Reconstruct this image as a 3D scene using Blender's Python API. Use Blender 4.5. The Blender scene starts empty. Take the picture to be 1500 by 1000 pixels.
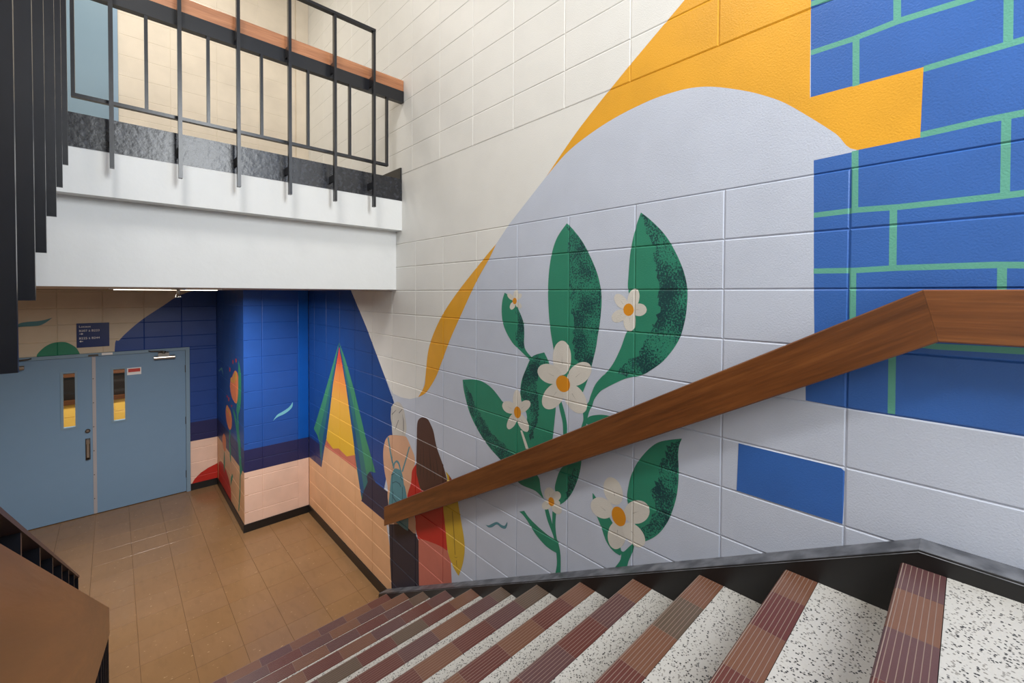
import bpy, math, random
from mathutils import Vector, Matrix
from mathutils.geometry import delaunay_2d_cdt

# ------------------------------------------------------------------ camera
scene = bpy.context.scene
COL = scene.collection
CAM = Vector((-1.798, 0.0, 2.7788))
YAW, PITCH, ROLL = 0.749458, -0.017606, 0.004514
FOCAL_PX, CX, CY = 626.78, 749.62, 441.10
fwd = Vector((math.sin(YAW) * math.cos(PITCH), math.cos(YAW) * math.cos(PITCH), math.sin(PITCH)))
rgt = Vector((math.cos(YAW), -math.sin(YAW), 0))
upv = rgt.cross(fwd)
r2 = rgt * math.cos(ROLL) + upv * math.sin(ROLL)
u2 = upv * math.cos(ROLL) - rgt * math.sin(ROLL)
cam_data = bpy.data.cameras.new('camera')
cam = bpy.data.objects.new('camera', cam_data)
COL.objects.link(cam)
cam.matrix_world = Matrix(((r2.x, u2.x, -fwd.x, CAM.x), (r2.y, u2.y, -fwd.y, CAM.y), (r2.z, u2.z, -fwd.z, CAM.z), (0, 0, 0, 1)))
cam_data.sensor_fit = 'HORIZONTAL'
cam_data.sensor_width = 36.0
cam_data.lens = 36.0 * FOCAL_PX / 1500.0
cam_data.shift_x = (750.0 - CX) / 1500.0
cam_data.shift_y = -(500.0 - CY) / 1500.0
cam_data.clip_start = 0.01
scene.camera = cam

# ------------------------------------------------------------------ world, exposure, large lights
world = bpy.data.worlds.new('world')
scene.world = world
world.use_nodes = True
world.node_tree.nodes['Background'].inputs[0].default_value = (0.62, 0.78, 1.0, 1)
world.node_tree.nodes['Background'].inputs[1].default_value = 1.0
vs = scene.view_settings
vs.view_transform = 'Standard'
vs.look = 'None'
vs.gamma = 1.0
vs.use_curve_mapping = False
vs.exposure = 0.14
def area(name, loc, aim, sx, sy, power, color):
    d = bpy.data.lights.new(name, 'AREA')
    d.shape = 'RECTANGLE'; d.size = sx; d.size_y = sy; d.energy = power; d.color = color
    o = bpy.data.objects.new(name, d); COL.objects.link(o)
    o.location = loc
    o.rotation_euler = (Vector(aim) - Vector(loc)).to_track_quat('-Z', 'Y').to_euler()
    return o
# daylight through the tall window of the half landing, behind the camera
area('window_daylight', (-0.8, -1.80, 4.75), (-0.8, 2.0, 3.6), 0.9, 1.9, 118, (0.95, 0.98, 1.0))
# fluorescent panels: stairwell ceiling (added fill), upper landing, vestibule below the beam, corridor behind the door (added)
area('stairwell_fill_light', (-2.1, 1.2, 6.48), (-2.1, 1.2, 0), 0.55, 1.15, 66, (1.0, 0.98, 0.96))  # unseen panel added as general fill for the stairwell
area('landing_panel_light', (-1.6, 4.6, 6.48), (-1.6, 4.6, 0), 1.15, 0.55, 22, (1.0, 0.93, 0.84))
area('vestibule_panel_light', (-1.44, 4.87, 2.792), (-1.44, 4.88, 0), 0.64, 0.28, 54, (1.0, 0.94, 0.86)).data.spread = math.radians(172)
area('corridor_added_light', (-1.9, 8.5, 2.74), (-1.9, 8.5, 0), 1.1, 0.3, 75, (1.0, 0.92, 0.76))  # unseen lamp added so the corridor wall shows bright

MURAL_RIGHT = [
 (None, 'white', 0, [(-3.004, 6.6), (0.856, 4.037), (1.103, 3.873), (1.411, 3.653), (1.651, 3.441), (1.958, 3.21), (2.08, 3.098), (2.211, 3.005), (2.686, 2.606), (2.827, 2.447), (2.892, 2.312), (2.924, 2.143), (2.972, 2.003), (3.038, 1.938), (3.169, 1.899), (3.322, 1.886), (3.47, 1.895), (3.63, 2.031), (4.005, 2.445), (4.381, 2.811), (4.411, 2.84), (5.8, 2.84), (5.8, 6.6)]),
 (None, 'deep_blue', 0, [(4.411, 2.84), (4.381, 2.811), (4.005, 2.445), (3.63, 2.031), (3.443, 1.818), (3.5, 1.767), (3.481, 1.503), (3.565, 1.172), (3.75, 0.699), (5.8, 0.699), (5.8, 2.84)]),
 (None, 'navy', 0, [(5.8, 0.959), (5.8, 0.699), (3.62, 0.699), (3.62, 0.959)]),
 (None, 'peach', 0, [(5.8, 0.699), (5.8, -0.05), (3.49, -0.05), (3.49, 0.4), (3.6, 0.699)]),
 (None, 'dusk', 0, [(4.118, 0.71), (4.07, 0.88), (4.023, 0.977), (3.931, 1.053), (3.807, 0.987), (3.673, 0.984), (3.565, 0.986), (3.462, 0.899), (3.462, 0.728), (3.632, 0.707)]),
 (('painted_tent', 'tent_flap'), 'flap', 0, [(4.696, 2.242), (4.909, 1.931), (5.197, 1.52), (5.511, 1.099), (5.386, 1.052), (5.302, 0.966), (5.271, 0.876), (5.25, 0.701), (5.171, 0.919), (5.09, 1.069), (4.98, 1.396), (4.873, 1.758), (4.711, 2.188)]),
 (('painted_tent', 'tent_flap.001'), 'flap', 0, [(4.696, 2.242), (4.523, 2.078), (4.292, 1.78), (4.026, 1.367), (3.807, 1.084), (3.931, 1.059), (4.023, 0.977), (4.07, 0.88), (4.118, 0.713), (4.232, 0.98), (4.315, 1.252), (4.401, 1.489), (4.506, 1.786), (4.666, 2.192)]),
 (('painted_tent', 'tent_flap'), 'flap_mid', 0, [(4.7, 2.224), (4.889, 1.865), (5.104, 1.467), (5.332, 1.08), (5.288, 0.832), (5.249, 0.709), (5.09, 1.069), (4.98, 1.396), (4.863, 1.775), (4.707, 2.203)]),
 (('painted_tent', 'tent_flap'), 'flap_in', 0, [(4.704, 2.213), (4.875, 1.815), (5.035, 1.428), (5.196, 1.074), (5.267, 0.764), (5.249, 0.709), (5.09, 1.069), (4.98, 1.396), (4.863, 1.775), (4.707, 2.203)]),
 (('painted_tent', 'tent_flap.001'), 'flap_mid', 0, [(4.685, 2.225), (4.516, 1.955), (4.337, 1.659), (4.144, 1.32), (3.979, 0.938), (4.134, 0.735), (4.315, 1.252), (4.401, 1.489), (4.506, 1.786), (4.672, 2.207)]),
 (('painted_tent', 'tent_flap.001'), 'flap_in', 0, [(4.678, 2.215), (4.511, 1.862), (4.372, 1.566), (4.237, 1.283), (4.063, 0.827), (4.134, 0.735), (4.315, 1.252), (4.401, 1.489), (4.506, 1.786), (4.672, 2.207)]),
 (('painted_tent', None), 'tent_glow', 0, [(4.691, 2.19), (4.873, 1.758), (4.98, 1.396), (5.09, 1.069), (4.879, 1.022), (4.718, 1.07), (4.493, 1.043), (4.282, 1.12), (4.315, 1.252), (4.401, 1.489), (4.506, 1.786)]),
 (('painted_tent', 'tent_band'), 'tent_rose', 0, [(5.09, 1.069), (4.879, 1.022), (4.718, 1.07), (4.493, 1.043), (4.282, 1.12), (4.232, 0.98), (4.68, 0.986), (5.143, 0.983)]),
 (None, 'peach', 0, [(5.143, 0.983), (4.68, 0.986), (4.232, 0.98), (4.118, 0.713), (4.284, 0.597), (5.237, 0.541), (5.25, 0.701)]),
 (None, 'orange', 1, [(-3.004, 6.6), (0.856, 4.037), (1.103, 3.873), (1.411, 3.653), (1.651, 3.441), (1.512, 3.535), (1.371, 3.593), (1.202, 3.638), (1.02, 3.662), (0.891, 3.661), (0.801, 3.648), (0.717, 3.62), (0.614, 3.57), (0.542, 3.527), (0.475, 3.478), (0.391, 3.397), (0.322, 3.325), (0.264, 3.257), (0.114, 3.259), (0.11, 3.469), (0.396, 3.473), (0.4, 3.812), (0.4, 6.6)]),
 (('painted_ribbon', None), 'orange', 1, [(2.08, 3.098), (2.154, 3.002), (2.286, 2.857), (2.459, 2.626), (2.597, 2.433), (2.705, 2.255), (2.784, 2.134), (2.913, 2.002), (3.038, 1.938), (2.946, 2.044), (2.924, 2.143), (2.892, 2.312), (2.827, 2.447), (2.693, 2.616), (2.496, 2.792), (2.211, 3.005)]),
 (None, 'brick_blue', 0, [(0.4, 6.6), (0.4, 3.812), (0.396, 3.473), (0.11, 3.469), (0.114, 3.259), (0.264, 3.257), (0.28, 3.253), (0.384, 3.25), (0.377, 2.777), (0.373, 2.616), (0.398, 2.517), (0.396, 2.404), (0.281, 2.399), (-1.95, 2.399), (-1.95, 6.6)]),
 (('painted_brick', None), 'brick_blue', 0, [(0.616, 2.194), (0.435, 2.194), (0.292, 2.194), (0.282, 2.186), (0.283, 2.093), (0.285, 2.006), (0.454, 2.004), (0.621, 2.005)]),
 (None, 'mint', 0, [(0.398, 3.619), (0.28, 3.617), (0.166, 3.624), (0.014, 3.617), (-1.88, 3.616), (-1.88, 3.635), (0.014, 3.635), (0.166, 3.643), (0.28, 3.635), (0.398, 3.637)]),
 (None, 'mint', 0, [(0.401, 3.789), (0.354, 3.784), (0.265, 3.781), (0.265, 3.799), (0.352, 3.802), (0.399, 3.807)]),
 (None, 'mint', 0, [(0.282, 3.623), (0.28, 3.469), (0.262, 3.469), (0.264, 3.623)]),
 (None, 'mint', 0, [(0.184, 3.827), (0.181, 3.634), (0.163, 3.634), (0.166, 3.827)]),
 (None, 'mint', 0, [(-0.046, 3.698), (-0.048, 3.461), (-0.066, 3.461), (-0.064, 3.698)]),
 (None, 'mint', 0, [(0.11, 3.454), (-0.051, 3.458), (-0.085, 3.459), (-1.88, 3.458), (-1.88, 3.478), (-0.085, 3.477), (-0.051, 3.476), (0.11, 3.472)]),
 (None, 'mint', 0, [(0.114, 3.257), (-0.019, 3.263), (-0.088, 3.262), (-1.88, 3.262), (-1.88, 3.281), (-0.088, 3.281), (-0.019, 3.281), (0.114, 3.275)]),
 (None, 'mint', 0, [(-0.048, 3.272), (-0.049, 3.057), (-0.067, 3.057), (-0.066, 3.272)]),
 (None, 'mint', 0, [(0.381, 3.049), (0.263, 3.051), (0.157, 3.046), (-0.058, 3.046), (-0.092, 3.047), (-1.88, 3.046), (-1.88, 3.066), (-0.092, 3.065), (-0.058, 3.064), (0.157, 3.064), (0.263, 3.069), (0.381, 3.067)]),
 (None, 'mint', 0, [(0.279, 3.256), (0.277, 3.06), (0.259, 3.06), (0.261, 3.256)]),
 (None, 'mint', 0, [(0.181, 3.055), (0.18, 2.866), (0.162, 2.866), (0.163, 3.055)]),
 (None, 'mint', 0, [(0.379, 2.854), (0.264, 2.852), (0.162, 2.856), (-0.046, 2.856), (-0.095, 2.853), (-1.88, 2.853), (-1.88, 2.872), (-0.095, 2.871), (-0.046, 2.874), (0.162, 2.874), (0.264, 2.87), (0.379, 2.872)]),
 (None, 'mint', 0, [(0.279, 2.859), (0.277, 2.625), (0.259, 2.625), (0.261, 2.859)]),
 (None, 'mint', 0, [(-0.047, 2.862), (-0.048, 2.747), (-0.066, 2.747), (-0.065, 2.862)]),
 (None, 'mint', 0, [(0.181, 2.624), (0.069, 2.618), (-0.099, 2.621), (-1.88, 2.62), (-1.88, 2.639), (-0.099, 2.639), (0.069, 2.636), (0.179, 2.642)]),
 (None, 'mint', 0, [(0.177, 2.623), (0.176, 2.404), (0.158, 2.404), (0.159, 2.623)]),
 (None, 'mint', 0, [(-0.166, 2.43), (-0.146, 2.43), (-0.146, 2.63), (-0.166, 2.63)]),
 (None, 'mint', 0, [(-0.493, 2.43), (-0.474, 2.43), (-0.474, 2.63), (-0.493, 2.63)]),
 (None, 'mint', 0, [(-0.822, 2.43), (-0.803, 2.43), (-0.803, 2.63), (-0.822, 2.63)]),
 (None, 'mint', 0, [(-1.149, 2.43), (-1.13, 2.43), (-1.13, 2.63), (-1.149, 2.63)]),
 (None, 'mint', 0, [(-1.478, 2.43), (-1.458, 2.43), (-1.458, 2.63), (-1.478, 2.63)]),
 (None, 'mint', 0, [(-0.395, 2.63), (-0.376, 2.63), (-0.376, 2.862), (-0.395, 2.862)]),
 (None, 'mint', 0, [(-0.723, 2.63), (-0.704, 2.63), (-0.704, 2.862), (-0.723, 2.862)]),
 (None, 'mint', 0, [(-1.05, 2.63), (-1.031, 2.63), (-1.031, 2.862), (-1.05, 2.862)]),
 (None, 'mint', 0, [(-1.379, 2.63), (-1.359, 2.63), (-1.359, 2.862), (-1.379, 2.862)]),
 (None, 'mint', 0, [(-1.707, 2.63), (-1.688, 2.63), (-1.688, 2.862), (-1.707, 2.862)]),
 (None, 'mint', 0, [(-0.166, 2.862), (-0.146, 2.862), (-0.146, 3.056), (-0.166, 3.056)]),
 (None, 'mint', 0, [(-0.493, 2.862), (-0.474, 2.862), (-0.474, 3.056), (-0.493, 3.056)]),
 (None, 'mint', 0, [(-0.822, 2.862), (-0.803, 2.862), (-0.803, 3.056), (-0.822, 3.056)]),
 (None, 'mint', 0, [(-1.149, 2.862), (-1.13, 2.862), (-1.13, 3.056), (-1.149, 3.056)]),
 (None, 'mint', 0, [(-1.478, 2.862), (-1.458, 2.862), (-1.458, 3.056), (-1.478, 3.056)]),
 (None, 'mint', 0, [(-0.395, 3.056), (-0.376, 3.056), (-0.376, 3.272), (-0.395, 3.272)]),
 (None, 'mint', 0, [(-0.723, 3.056), (-0.704, 3.056), (-0.704, 3.272), (-0.723, 3.272)]),
 (None, 'mint', 0, [(-1.05, 3.056), (-1.031, 3.056), (-1.031, 3.272), (-1.05, 3.272)]),
 (None, 'mint', 0, [(-1.379, 3.056), (-1.359, 3.056), (-1.359, 3.272), (-1.379, 3.272)]),
 (None, 'mint', 0, [(-1.707, 3.056), (-1.688, 3.056), (-1.688, 3.272), (-1.707, 3.272)]),
 (None, 'mint', 0, [(-0.166, 3.272), (-0.146, 3.272), (-0.146, 3.466), (-0.166, 3.466)]),
 (None, 'mint', 0, [(-0.493, 3.272), (-0.474, 3.272), (-0.474, 3.466), (-0.493, 3.466)]),
 (None, 'mint', 0, [(-0.822, 3.272), (-0.803, 3.272), (-0.803, 3.466), (-0.822, 3.466)]),
 (None, 'mint', 0, [(-1.149, 3.272), (-1.13, 3.272), (-1.13, 3.466), (-1.149, 3.466)]),
 (None, 'mint', 0, [(-1.478, 3.272), (-1.458, 3.272), (-1.458, 3.466), (-1.478, 3.466)]),
 (None, 'mint', 0, [(-0.395, 3.466), (-0.376, 3.466), (-0.376, 3.627), (-0.395, 3.627)]),
 (None, 'mint', 0, [(-0.723, 3.466), (-0.704, 3.466), (-0.704, 3.627), (-0.723, 3.627)]),
 (None, 'mint', 0, [(-1.05, 3.466), (-1.031, 3.466), (-1.031, 3.627), (-1.05, 3.627)]),
 (None, 'mint', 0, [(-1.379, 3.466), (-1.359, 3.466), (-1.359, 3.627), (-1.379, 3.627)]),
 (None, 'mint', 0, [(-1.707, 3.466), (-1.688, 3.466), (-1.688, 3.627), (-1.707, 3.627)]),
 (None, 'mint', 0, [(-0.166, 3.627), (-0.146, 3.627), (-0.146, 3.798), (-0.166, 3.798)]),
 (None, 'mint', 0, [(-0.493, 3.627), (-0.474, 3.627), (-0.474, 3.798), (-0.493, 3.798)]),
 (None, 'mint', 0, [(-0.822, 3.627), (-0.803, 3.627), (-0.803, 3.798), (-0.822, 3.798)]),
 (None, 'mint', 0, [(-1.149, 3.627), (-1.13, 3.627), (-1.13, 3.798), (-1.149, 3.798)]),
 (None, 'mint', 0, [(-1.478, 3.627), (-1.458, 3.627), (-1.458, 3.798), (-1.478, 3.798)]),
 (None, 'mint', 0, [(-1.88, 3.789), (0.33, 3.789), (0.33, 3.807), (-1.88, 3.807)]),
 (None, 'mint', 0, [(0.261, 3.798), (0.28, 3.798), (0.28, 3.998), (0.261, 3.998)]),
 (None, 'mint', 0, [(-0.067, 3.798), (-0.048, 3.798), (-0.048, 3.998), (-0.067, 3.998)]),
 (None, 'mint', 0, [(-0.396, 3.798), (-0.377, 3.798), (-0.377, 3.998), (-0.396, 3.998)]),
 (None, 'mint', 0, [(-0.723, 3.798), (-0.705, 3.798), (-0.705, 3.998), (-0.723, 3.998)]),
 (None, 'mint', 0, [(-1.052, 3.798), (-1.032, 3.798), (-1.032, 3.998), (-1.052, 3.998)]),
 (None, 'mint', 0, [(-1.38, 3.798), (-1.361, 3.798), (-1.361, 3.998), (-1.38, 3.998)]),
 (None, 'mint', 0, [(-1.708, 3.798), (-1.688, 3.798), (-1.688, 3.998), (-1.708, 3.998)]),
 (None, 'mint', 0, [(-1.88, 3.989), (0.4, 3.989), (0.4, 4.007), (-1.88, 4.007)]),
 (None, 'mint', 0, [(0.161, 3.998), (0.18, 3.998), (0.18, 4.198), (0.161, 4.198)]),
 (None, 'mint', 0, [(-0.168, 3.998), (-0.148, 3.998), (-0.148, 4.198), (-0.168, 4.198)]),
 (None, 'mint', 0, [(-0.495, 3.998), (-0.476, 3.998), (-0.476, 4.198), (-0.495, 4.198)]),
 (None, 'mint', 0, [(-0.823, 3.998), (-0.804, 3.998), (-0.804, 4.198), (-0.823, 4.198)]),
 (None, 'mint', 0, [(-1.152, 3.998), (-1.133, 3.998), (-1.133, 4.198), (-1.152, 4.198)]),
 (None, 'mint', 0, [(-1.48, 3.998), (-1.461, 3.998), (-1.461, 4.198), (-1.48, 4.198)]),
 (None, 'mint', 0, [(-1.808, 3.998), (-1.788, 3.998), (-1.788, 4.198), (-1.808, 4.198)]),
 (None, 'mint', 0, [(-1.88, 4.189), (0.4, 4.189), (0.4, 4.207), (-1.88, 4.207)]),
 (None, 'mint', 0, [(0.261, 4.198), (0.28, 4.198), (0.28, 4.398), (0.261, 4.398)]),
 (None, 'mint', 0, [(-0.067, 4.198), (-0.048, 4.198), (-0.048, 4.398), (-0.067, 4.398)]),
 (None, 'mint', 0, [(-0.396, 4.198), (-0.377, 4.198), (-0.377, 4.398), (-0.396, 4.398)]),
 (None, 'mint', 0, [(-0.723, 4.198), (-0.705, 4.198), (-0.705, 4.398), (-0.723, 4.398)]),
 (None, 'mint', 0, [(-1.052, 4.198), (-1.032, 4.198), (-1.032, 4.398), (-1.052, 4.398)]),
 (None, 'mint', 0, [(-1.38, 4.198), (-1.361, 4.198), (-1.361, 4.398), (-1.38, 4.398)]),
 (None, 'mint', 0, [(-1.708, 4.198), (-1.688, 4.198), (-1.688, 4.398), (-1.708, 4.398)]),
 (None, 'mint', 0, [(-1.88, 4.389), (0.4, 4.389), (0.4, 4.407), (-1.88, 4.407)]),
 (None, 'mint', 0, [(0.161, 4.398), (0.18, 4.398), (0.18, 4.598), (0.161, 4.598)]),
 (None, 'mint', 0, [(-0.168, 4.398), (-0.148, 4.398), (-0.148, 4.598), (-0.168, 4.598)]),
 (None, 'mint', 0, [(-0.495, 4.398), (-0.476, 4.398), (-0.476, 4.598), (-0.495, 4.598)]),
 (None, 'mint', 0, [(-0.823, 4.398), (-0.804, 4.398), (-0.804, 4.598), (-0.823, 4.598)]),
 (None, 'mint', 0, [(-1.152, 4.398), (-1.133, 4.398), (-1.133, 4.598), (-1.152, 4.598)]),
 (None, 'mint', 0, [(-1.48, 4.398), (-1.461, 4.398), (-1.461, 4.598), (-1.48, 4.598)]),
 (None, 'mint', 0, [(-1.808, 4.398), (-1.788, 4.398), (-1.788, 4.598), (-1.808, 4.598)]),
 (None, 'mint', 0, [(-1.88, 4.589), (0.4, 4.589), (0.4, 4.607), (-1.88, 4.607)]),
 (None, 'mint', 0, [(0.261, 4.598), (0.28, 4.598), (0.28, 4.798), (0.261, 4.798)]),
 (None, 'mint', 0, [(-0.067, 4.598), (-0.048, 4.598), (-0.048, 4.798), (-0.067, 4.798)]),
 (None, 'mint', 0, [(-0.396, 4.598), (-0.377, 4.598), (-0.377, 4.798), (-0.396, 4.798)]),
 (None, 'mint', 0, [(-0.723, 4.598), (-0.705, 4.598), (-0.705, 4.798), (-0.723, 4.798)]),
 (None, 'mint', 0, [(-1.052, 4.598), (-1.032, 4.598), (-1.032, 4.798), (-1.052, 4.798)]),
 (None, 'mint', 0, [(-1.38, 4.598), (-1.361, 4.598), (-1.361, 4.798), (-1.38, 4.798)]),
 (None, 'mint', 0, [(-1.708, 4.598), (-1.688, 4.598), (-1.688, 4.798), (-1.708, 4.798)]),
 (None, 'mint', 0, [(-1.88, 4.789), (0.4, 4.789), (0.4, 4.807), (-1.88, 4.807)]),
 (None, 'mint', 0, [(0.161, 4.798), (0.18, 4.798), (0.18, 4.998), (0.161, 4.998)]),
 (None, 'mint', 0, [(-0.168, 4.798), (-0.148, 4.798), (-0.148, 4.998), (-0.168, 4.998)]),
 (None, 'mint', 0, [(-0.495, 4.798), (-0.476, 4.798), (-0.476, 4.998), (-0.495, 4.998)]),
 (None, 'mint', 0, [(-0.823, 4.798), (-0.804, 4.798), (-0.804, 4.998), (-0.823, 4.998)]),
 (None, 'mint', 0, [(-1.152, 4.798), (-1.133, 4.798), (-1.133, 4.998), (-1.152, 4.998)]),
 (None, 'mint', 0, [(-1.48, 4.798), (-1.461, 4.798), (-1.461, 4.998), (-1.48, 4.998)]),
 (None, 'mint', 0, [(-1.808, 4.798), (-1.788, 4.798), (-1.788, 4.998), (-1.808, 4.998)]),
 (None, 'mint', 0, [(-1.88, 4.989), (0.4, 4.989), (0.4, 5.007), (-1.88, 5.007)]),
 (None, 'mint', 0, [(0.261, 4.998), (0.28, 4.998), (0.28, 5.198), (0.261, 5.198)]),
 (None, 'mint', 0, [(-0.067, 4.998), (-0.048, 4.998), (-0.048, 5.198), (-0.067, 5.198)]),
 (None, 'mint', 0, [(-0.396, 4.998), (-0.377, 4.998), (-0.377, 5.198), (-0.396, 5.198)]),
 (None, 'mint', 0, [(-0.723, 4.998), (-0.705, 4.998), (-0.705, 5.198), (-0.723, 5.198)]),
 (None, 'mint', 0, [(-1.052, 4.998), (-1.032, 4.998), (-1.032, 5.198), (-1.052, 5.198)]),
 (None, 'mint', 0, [(-1.38, 4.998), (-1.361, 4.998), (-1.361, 5.198), (-1.38, 5.198)]),
 (None, 'mint', 0, [(-1.708, 4.998), (-1.688, 4.998), (-1.688, 5.198), (-1.708, 5.198)]),
 (None, 'mint', 0, [(-1.88, 5.189), (0.4, 5.189), (0.4, 5.207), (-1.88, 5.207)]),
 (None, 'mint', 0, [(0.161, 5.198), (0.18, 5.198), (0.18, 5.398), (0.161, 5.398)]),
 (None, 'mint', 0, [(-0.168, 5.198), (-0.148, 5.198), (-0.148, 5.398), (-0.168, 5.398)]),
 (None, 'mint', 0, [(-0.495, 5.198), (-0.476, 5.198), (-0.476, 5.398), (-0.495, 5.398)]),
 (None, 'mint', 0, [(-0.823, 5.198), (-0.804, 5.198), (-0.804, 5.398), (-0.823, 5.398)]),
 (None, 'mint', 0, [(-1.152, 5.198), (-1.133, 5.198), (-1.133, 5.398), (-1.152, 5.398)]),
 (None, 'mint', 0, [(-1.48, 5.198), (-1.461, 5.198), (-1.461, 5.398), (-1.48, 5.398)]),
 (None, 'mint', 0, [(-1.808, 5.198), (-1.788, 5.198), (-1.788, 5.398), (-1.808, 5.398)]),
 (None, 'mint', 0, [(-1.88, 5.389), (0.4, 5.389), (0.4, 5.407), (-1.88, 5.407)]),
 (None, 'mint', 0, [(0.261, 5.398), (0.28, 5.398), (0.28, 5.598), (0.261, 5.598)]),
 (None, 'mint', 0, [(-0.067, 5.398), (-0.048, 5.398), (-0.048, 5.598), (-0.067, 5.598)]),
 (None, 'mint', 0, [(-0.396, 5.398), (-0.377, 5.398), (-0.377, 5.598), (-0.396, 5.598)]),
 (None, 'mint', 0, [(-0.723, 5.398), (-0.705, 5.398), (-0.705, 5.598), (-0.723, 5.598)]),
 (None, 'mint', 0, [(-1.052, 5.398), (-1.032, 5.398), (-1.032, 5.598), (-1.052, 5.598)]),
 (None, 'mint', 0, [(-1.38, 5.398), (-1.361, 5.398), (-1.361, 5.598), (-1.38, 5.598)]),
 (None, 'mint', 0, [(-1.708, 5.398), (-1.688, 5.398), (-1.688, 5.598), (-1.708, 5.598)]),
 (None, 'mint', 0, [(-1.88, 5.589), (0.4, 5.589), (0.4, 5.607), (-1.88, 5.607)]),
 (None, 'mint', 0, [(0.161, 5.598), (0.18, 5.598), (0.18, 5.798), (0.161, 5.798)]),
 (None, 'mint', 0, [(-0.168, 5.598), (-0.148, 5.598), (-0.148, 5.798), (-0.168, 5.798)]),
 (None, 'mint', 0, [(-0.495, 5.598), (-0.476, 5.598), (-0.476, 5.798), (-0.495, 5.798)]),
 (None, 'mint', 0, [(-0.823, 5.598), (-0.804, 5.598), (-0.804, 5.798), (-0.823, 5.798)]),
 (None, 'mint', 0, [(-1.152, 5.598), (-1.133, 5.598), (-1.133, 5.798), (-1.152, 5.798)]),
 (None, 'mint', 0, [(-1.48, 5.598), (-1.461, 5.598), (-1.461, 5.798), (-1.48, 5.798)]),
 (None, 'mint', 0, [(-1.808, 5.598), (-1.788, 5.598), (-1.788, 5.798), (-1.808, 5.798)]),
 (None, 'mint', 0, [(-1.88, 5.789), (0.4, 5.789), (0.4, 5.807), (-1.88, 5.807)]),
 (None, 'mint', 0, [(0.261, 5.798), (0.28, 5.798), (0.28, 5.998), (0.261, 5.998)]),
 (None, 'mint', 0, [(-0.067, 5.798), (-0.048, 5.798), (-0.048, 5.998), (-0.067, 5.998)]),
 (None, 'mint', 0, [(-0.396, 5.798), (-0.377, 5.798), (-0.377, 5.998), (-0.396, 5.998)]),
 (None, 'mint', 0, [(-0.723, 5.798), (-0.705, 5.798), (-0.705, 5.998), (-0.723, 5.998)]),
 (None, 'mint', 0, [(-1.052, 5.798), (-1.032, 5.798), (-1.032, 5.998), (-1.052, 5.998)]),
 (None, 'mint', 0, [(-1.38, 5.798), (-1.361, 5.798), (-1.361, 5.998), (-1.38, 5.998)]),
 (None, 'mint', 0, [(-1.708, 5.798), (-1.688, 5.798), (-1.688, 5.998), (-1.708, 5.998)]),
 (None, 'mint', 0, [(-1.88, 5.989), (0.4, 5.989), (0.4, 6.007), (-1.88, 6.007)]),
 (None, 'mint', 0, [(0.161, 5.998), (0.18, 5.998), (0.18, 6.198), (0.161, 6.198)]),
 (None, 'mint', 0, [(-0.168, 5.998), (-0.148, 5.998), (-0.148, 6.198), (-0.168, 6.198)]),
 (None, 'mint', 0, [(-0.495, 5.998), (-0.476, 5.998), (-0.476, 6.198), (-0.495, 6.198)]),
 (None, 'mint', 0, [(-0.823, 5.998), (-0.804, 5.998), (-0.804, 6.198), (-0.823, 6.198)]),
 (None, 'mint', 0, [(-1.152, 5.998), (-1.133, 5.998), (-1.133, 6.198), (-1.152, 6.198)]),
 (None, 'mint', 0, [(-1.48, 5.998), (-1.461, 5.998), (-1.461, 6.198), (-1.48, 6.198)]),
 (None, 'mint', 0, [(-1.808, 5.998), (-1.788, 5.998), (-1.788, 6.198), (-1.808, 6.198)]),
 (('painted_wave', None), 'teal', 1, [(2.176, 1.243), (2.145, 1.252), (2.119, 1.271), (2.063, 1.307), (2.019, 1.306), (1.987, 1.314), (1.965, 1.347), (1.962, 1.334), (1.979, 1.298), (2.019, 1.287), (2.063, 1.291), (2.107, 1.256), (2.145, 1.238)]),
 (('painted_leaf', None), 'leaf', 1, [(1.497, 3.161), (1.567, 3.088), (1.608, 2.991), (1.629, 2.854), (1.627, 2.706), (1.611, 2.577), (1.586, 2.469), (1.555, 2.343), (1.467, 2.289), (1.38, 2.265), (1.338, 2.367), (1.323, 2.42), (1.3, 2.504), (1.29, 2.565), (1.274, 2.657), (1.268, 2.765), (1.286, 2.856), (1.322, 2.94), (1.386, 3.046), (1.452, 3.121)]),
 (('painted_leaf', None), 'stipple', 1, [(1.495, 3.152), (1.482, 3.001), (1.469, 2.798), (1.447, 2.588), (1.44, 2.448), (1.369, 2.396), (1.323, 2.427), (1.298, 2.531), (1.274, 2.657), (1.268, 2.765), (1.286, 2.856), (1.322, 2.94), (1.386, 3.046), (1.452, 3.119)]),
 (('painted_leaf.001', None), 'leaf', 1, [(1.053, 3.159), (1.08, 3.089), (1.105, 2.984), (1.115, 2.875), (1.116, 2.797), (1.085, 2.72), (1.08, 2.658), (1.123, 2.597), (1.154, 2.519), (1.199, 2.434), (1.252, 2.37), (1.247, 2.379), (1.299, 2.322), (1.329, 2.26), (1.344, 2.219), (1.379, 2.173), (1.376, 2.122), (1.394, 2.063), (1.398, 2.013), (1.362, 2.022), (1.359, 2.087), (1.34, 2.169), (1.321, 2.204), (1.309, 2.238), (1.276, 2.282), (1.239, 2.31), (1.128, 2.373), (1.048, 2.399), (0.993, 2.431), (1.014, 2.418), (0.934, 2.482), (0.867, 2.575), (0.839, 2.663), (0.829, 2.747), (0.831, 2.817), (0.852, 2.895), (0.894, 2.983), (0.94, 3.052), (1.005, 3.119)]),
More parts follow.
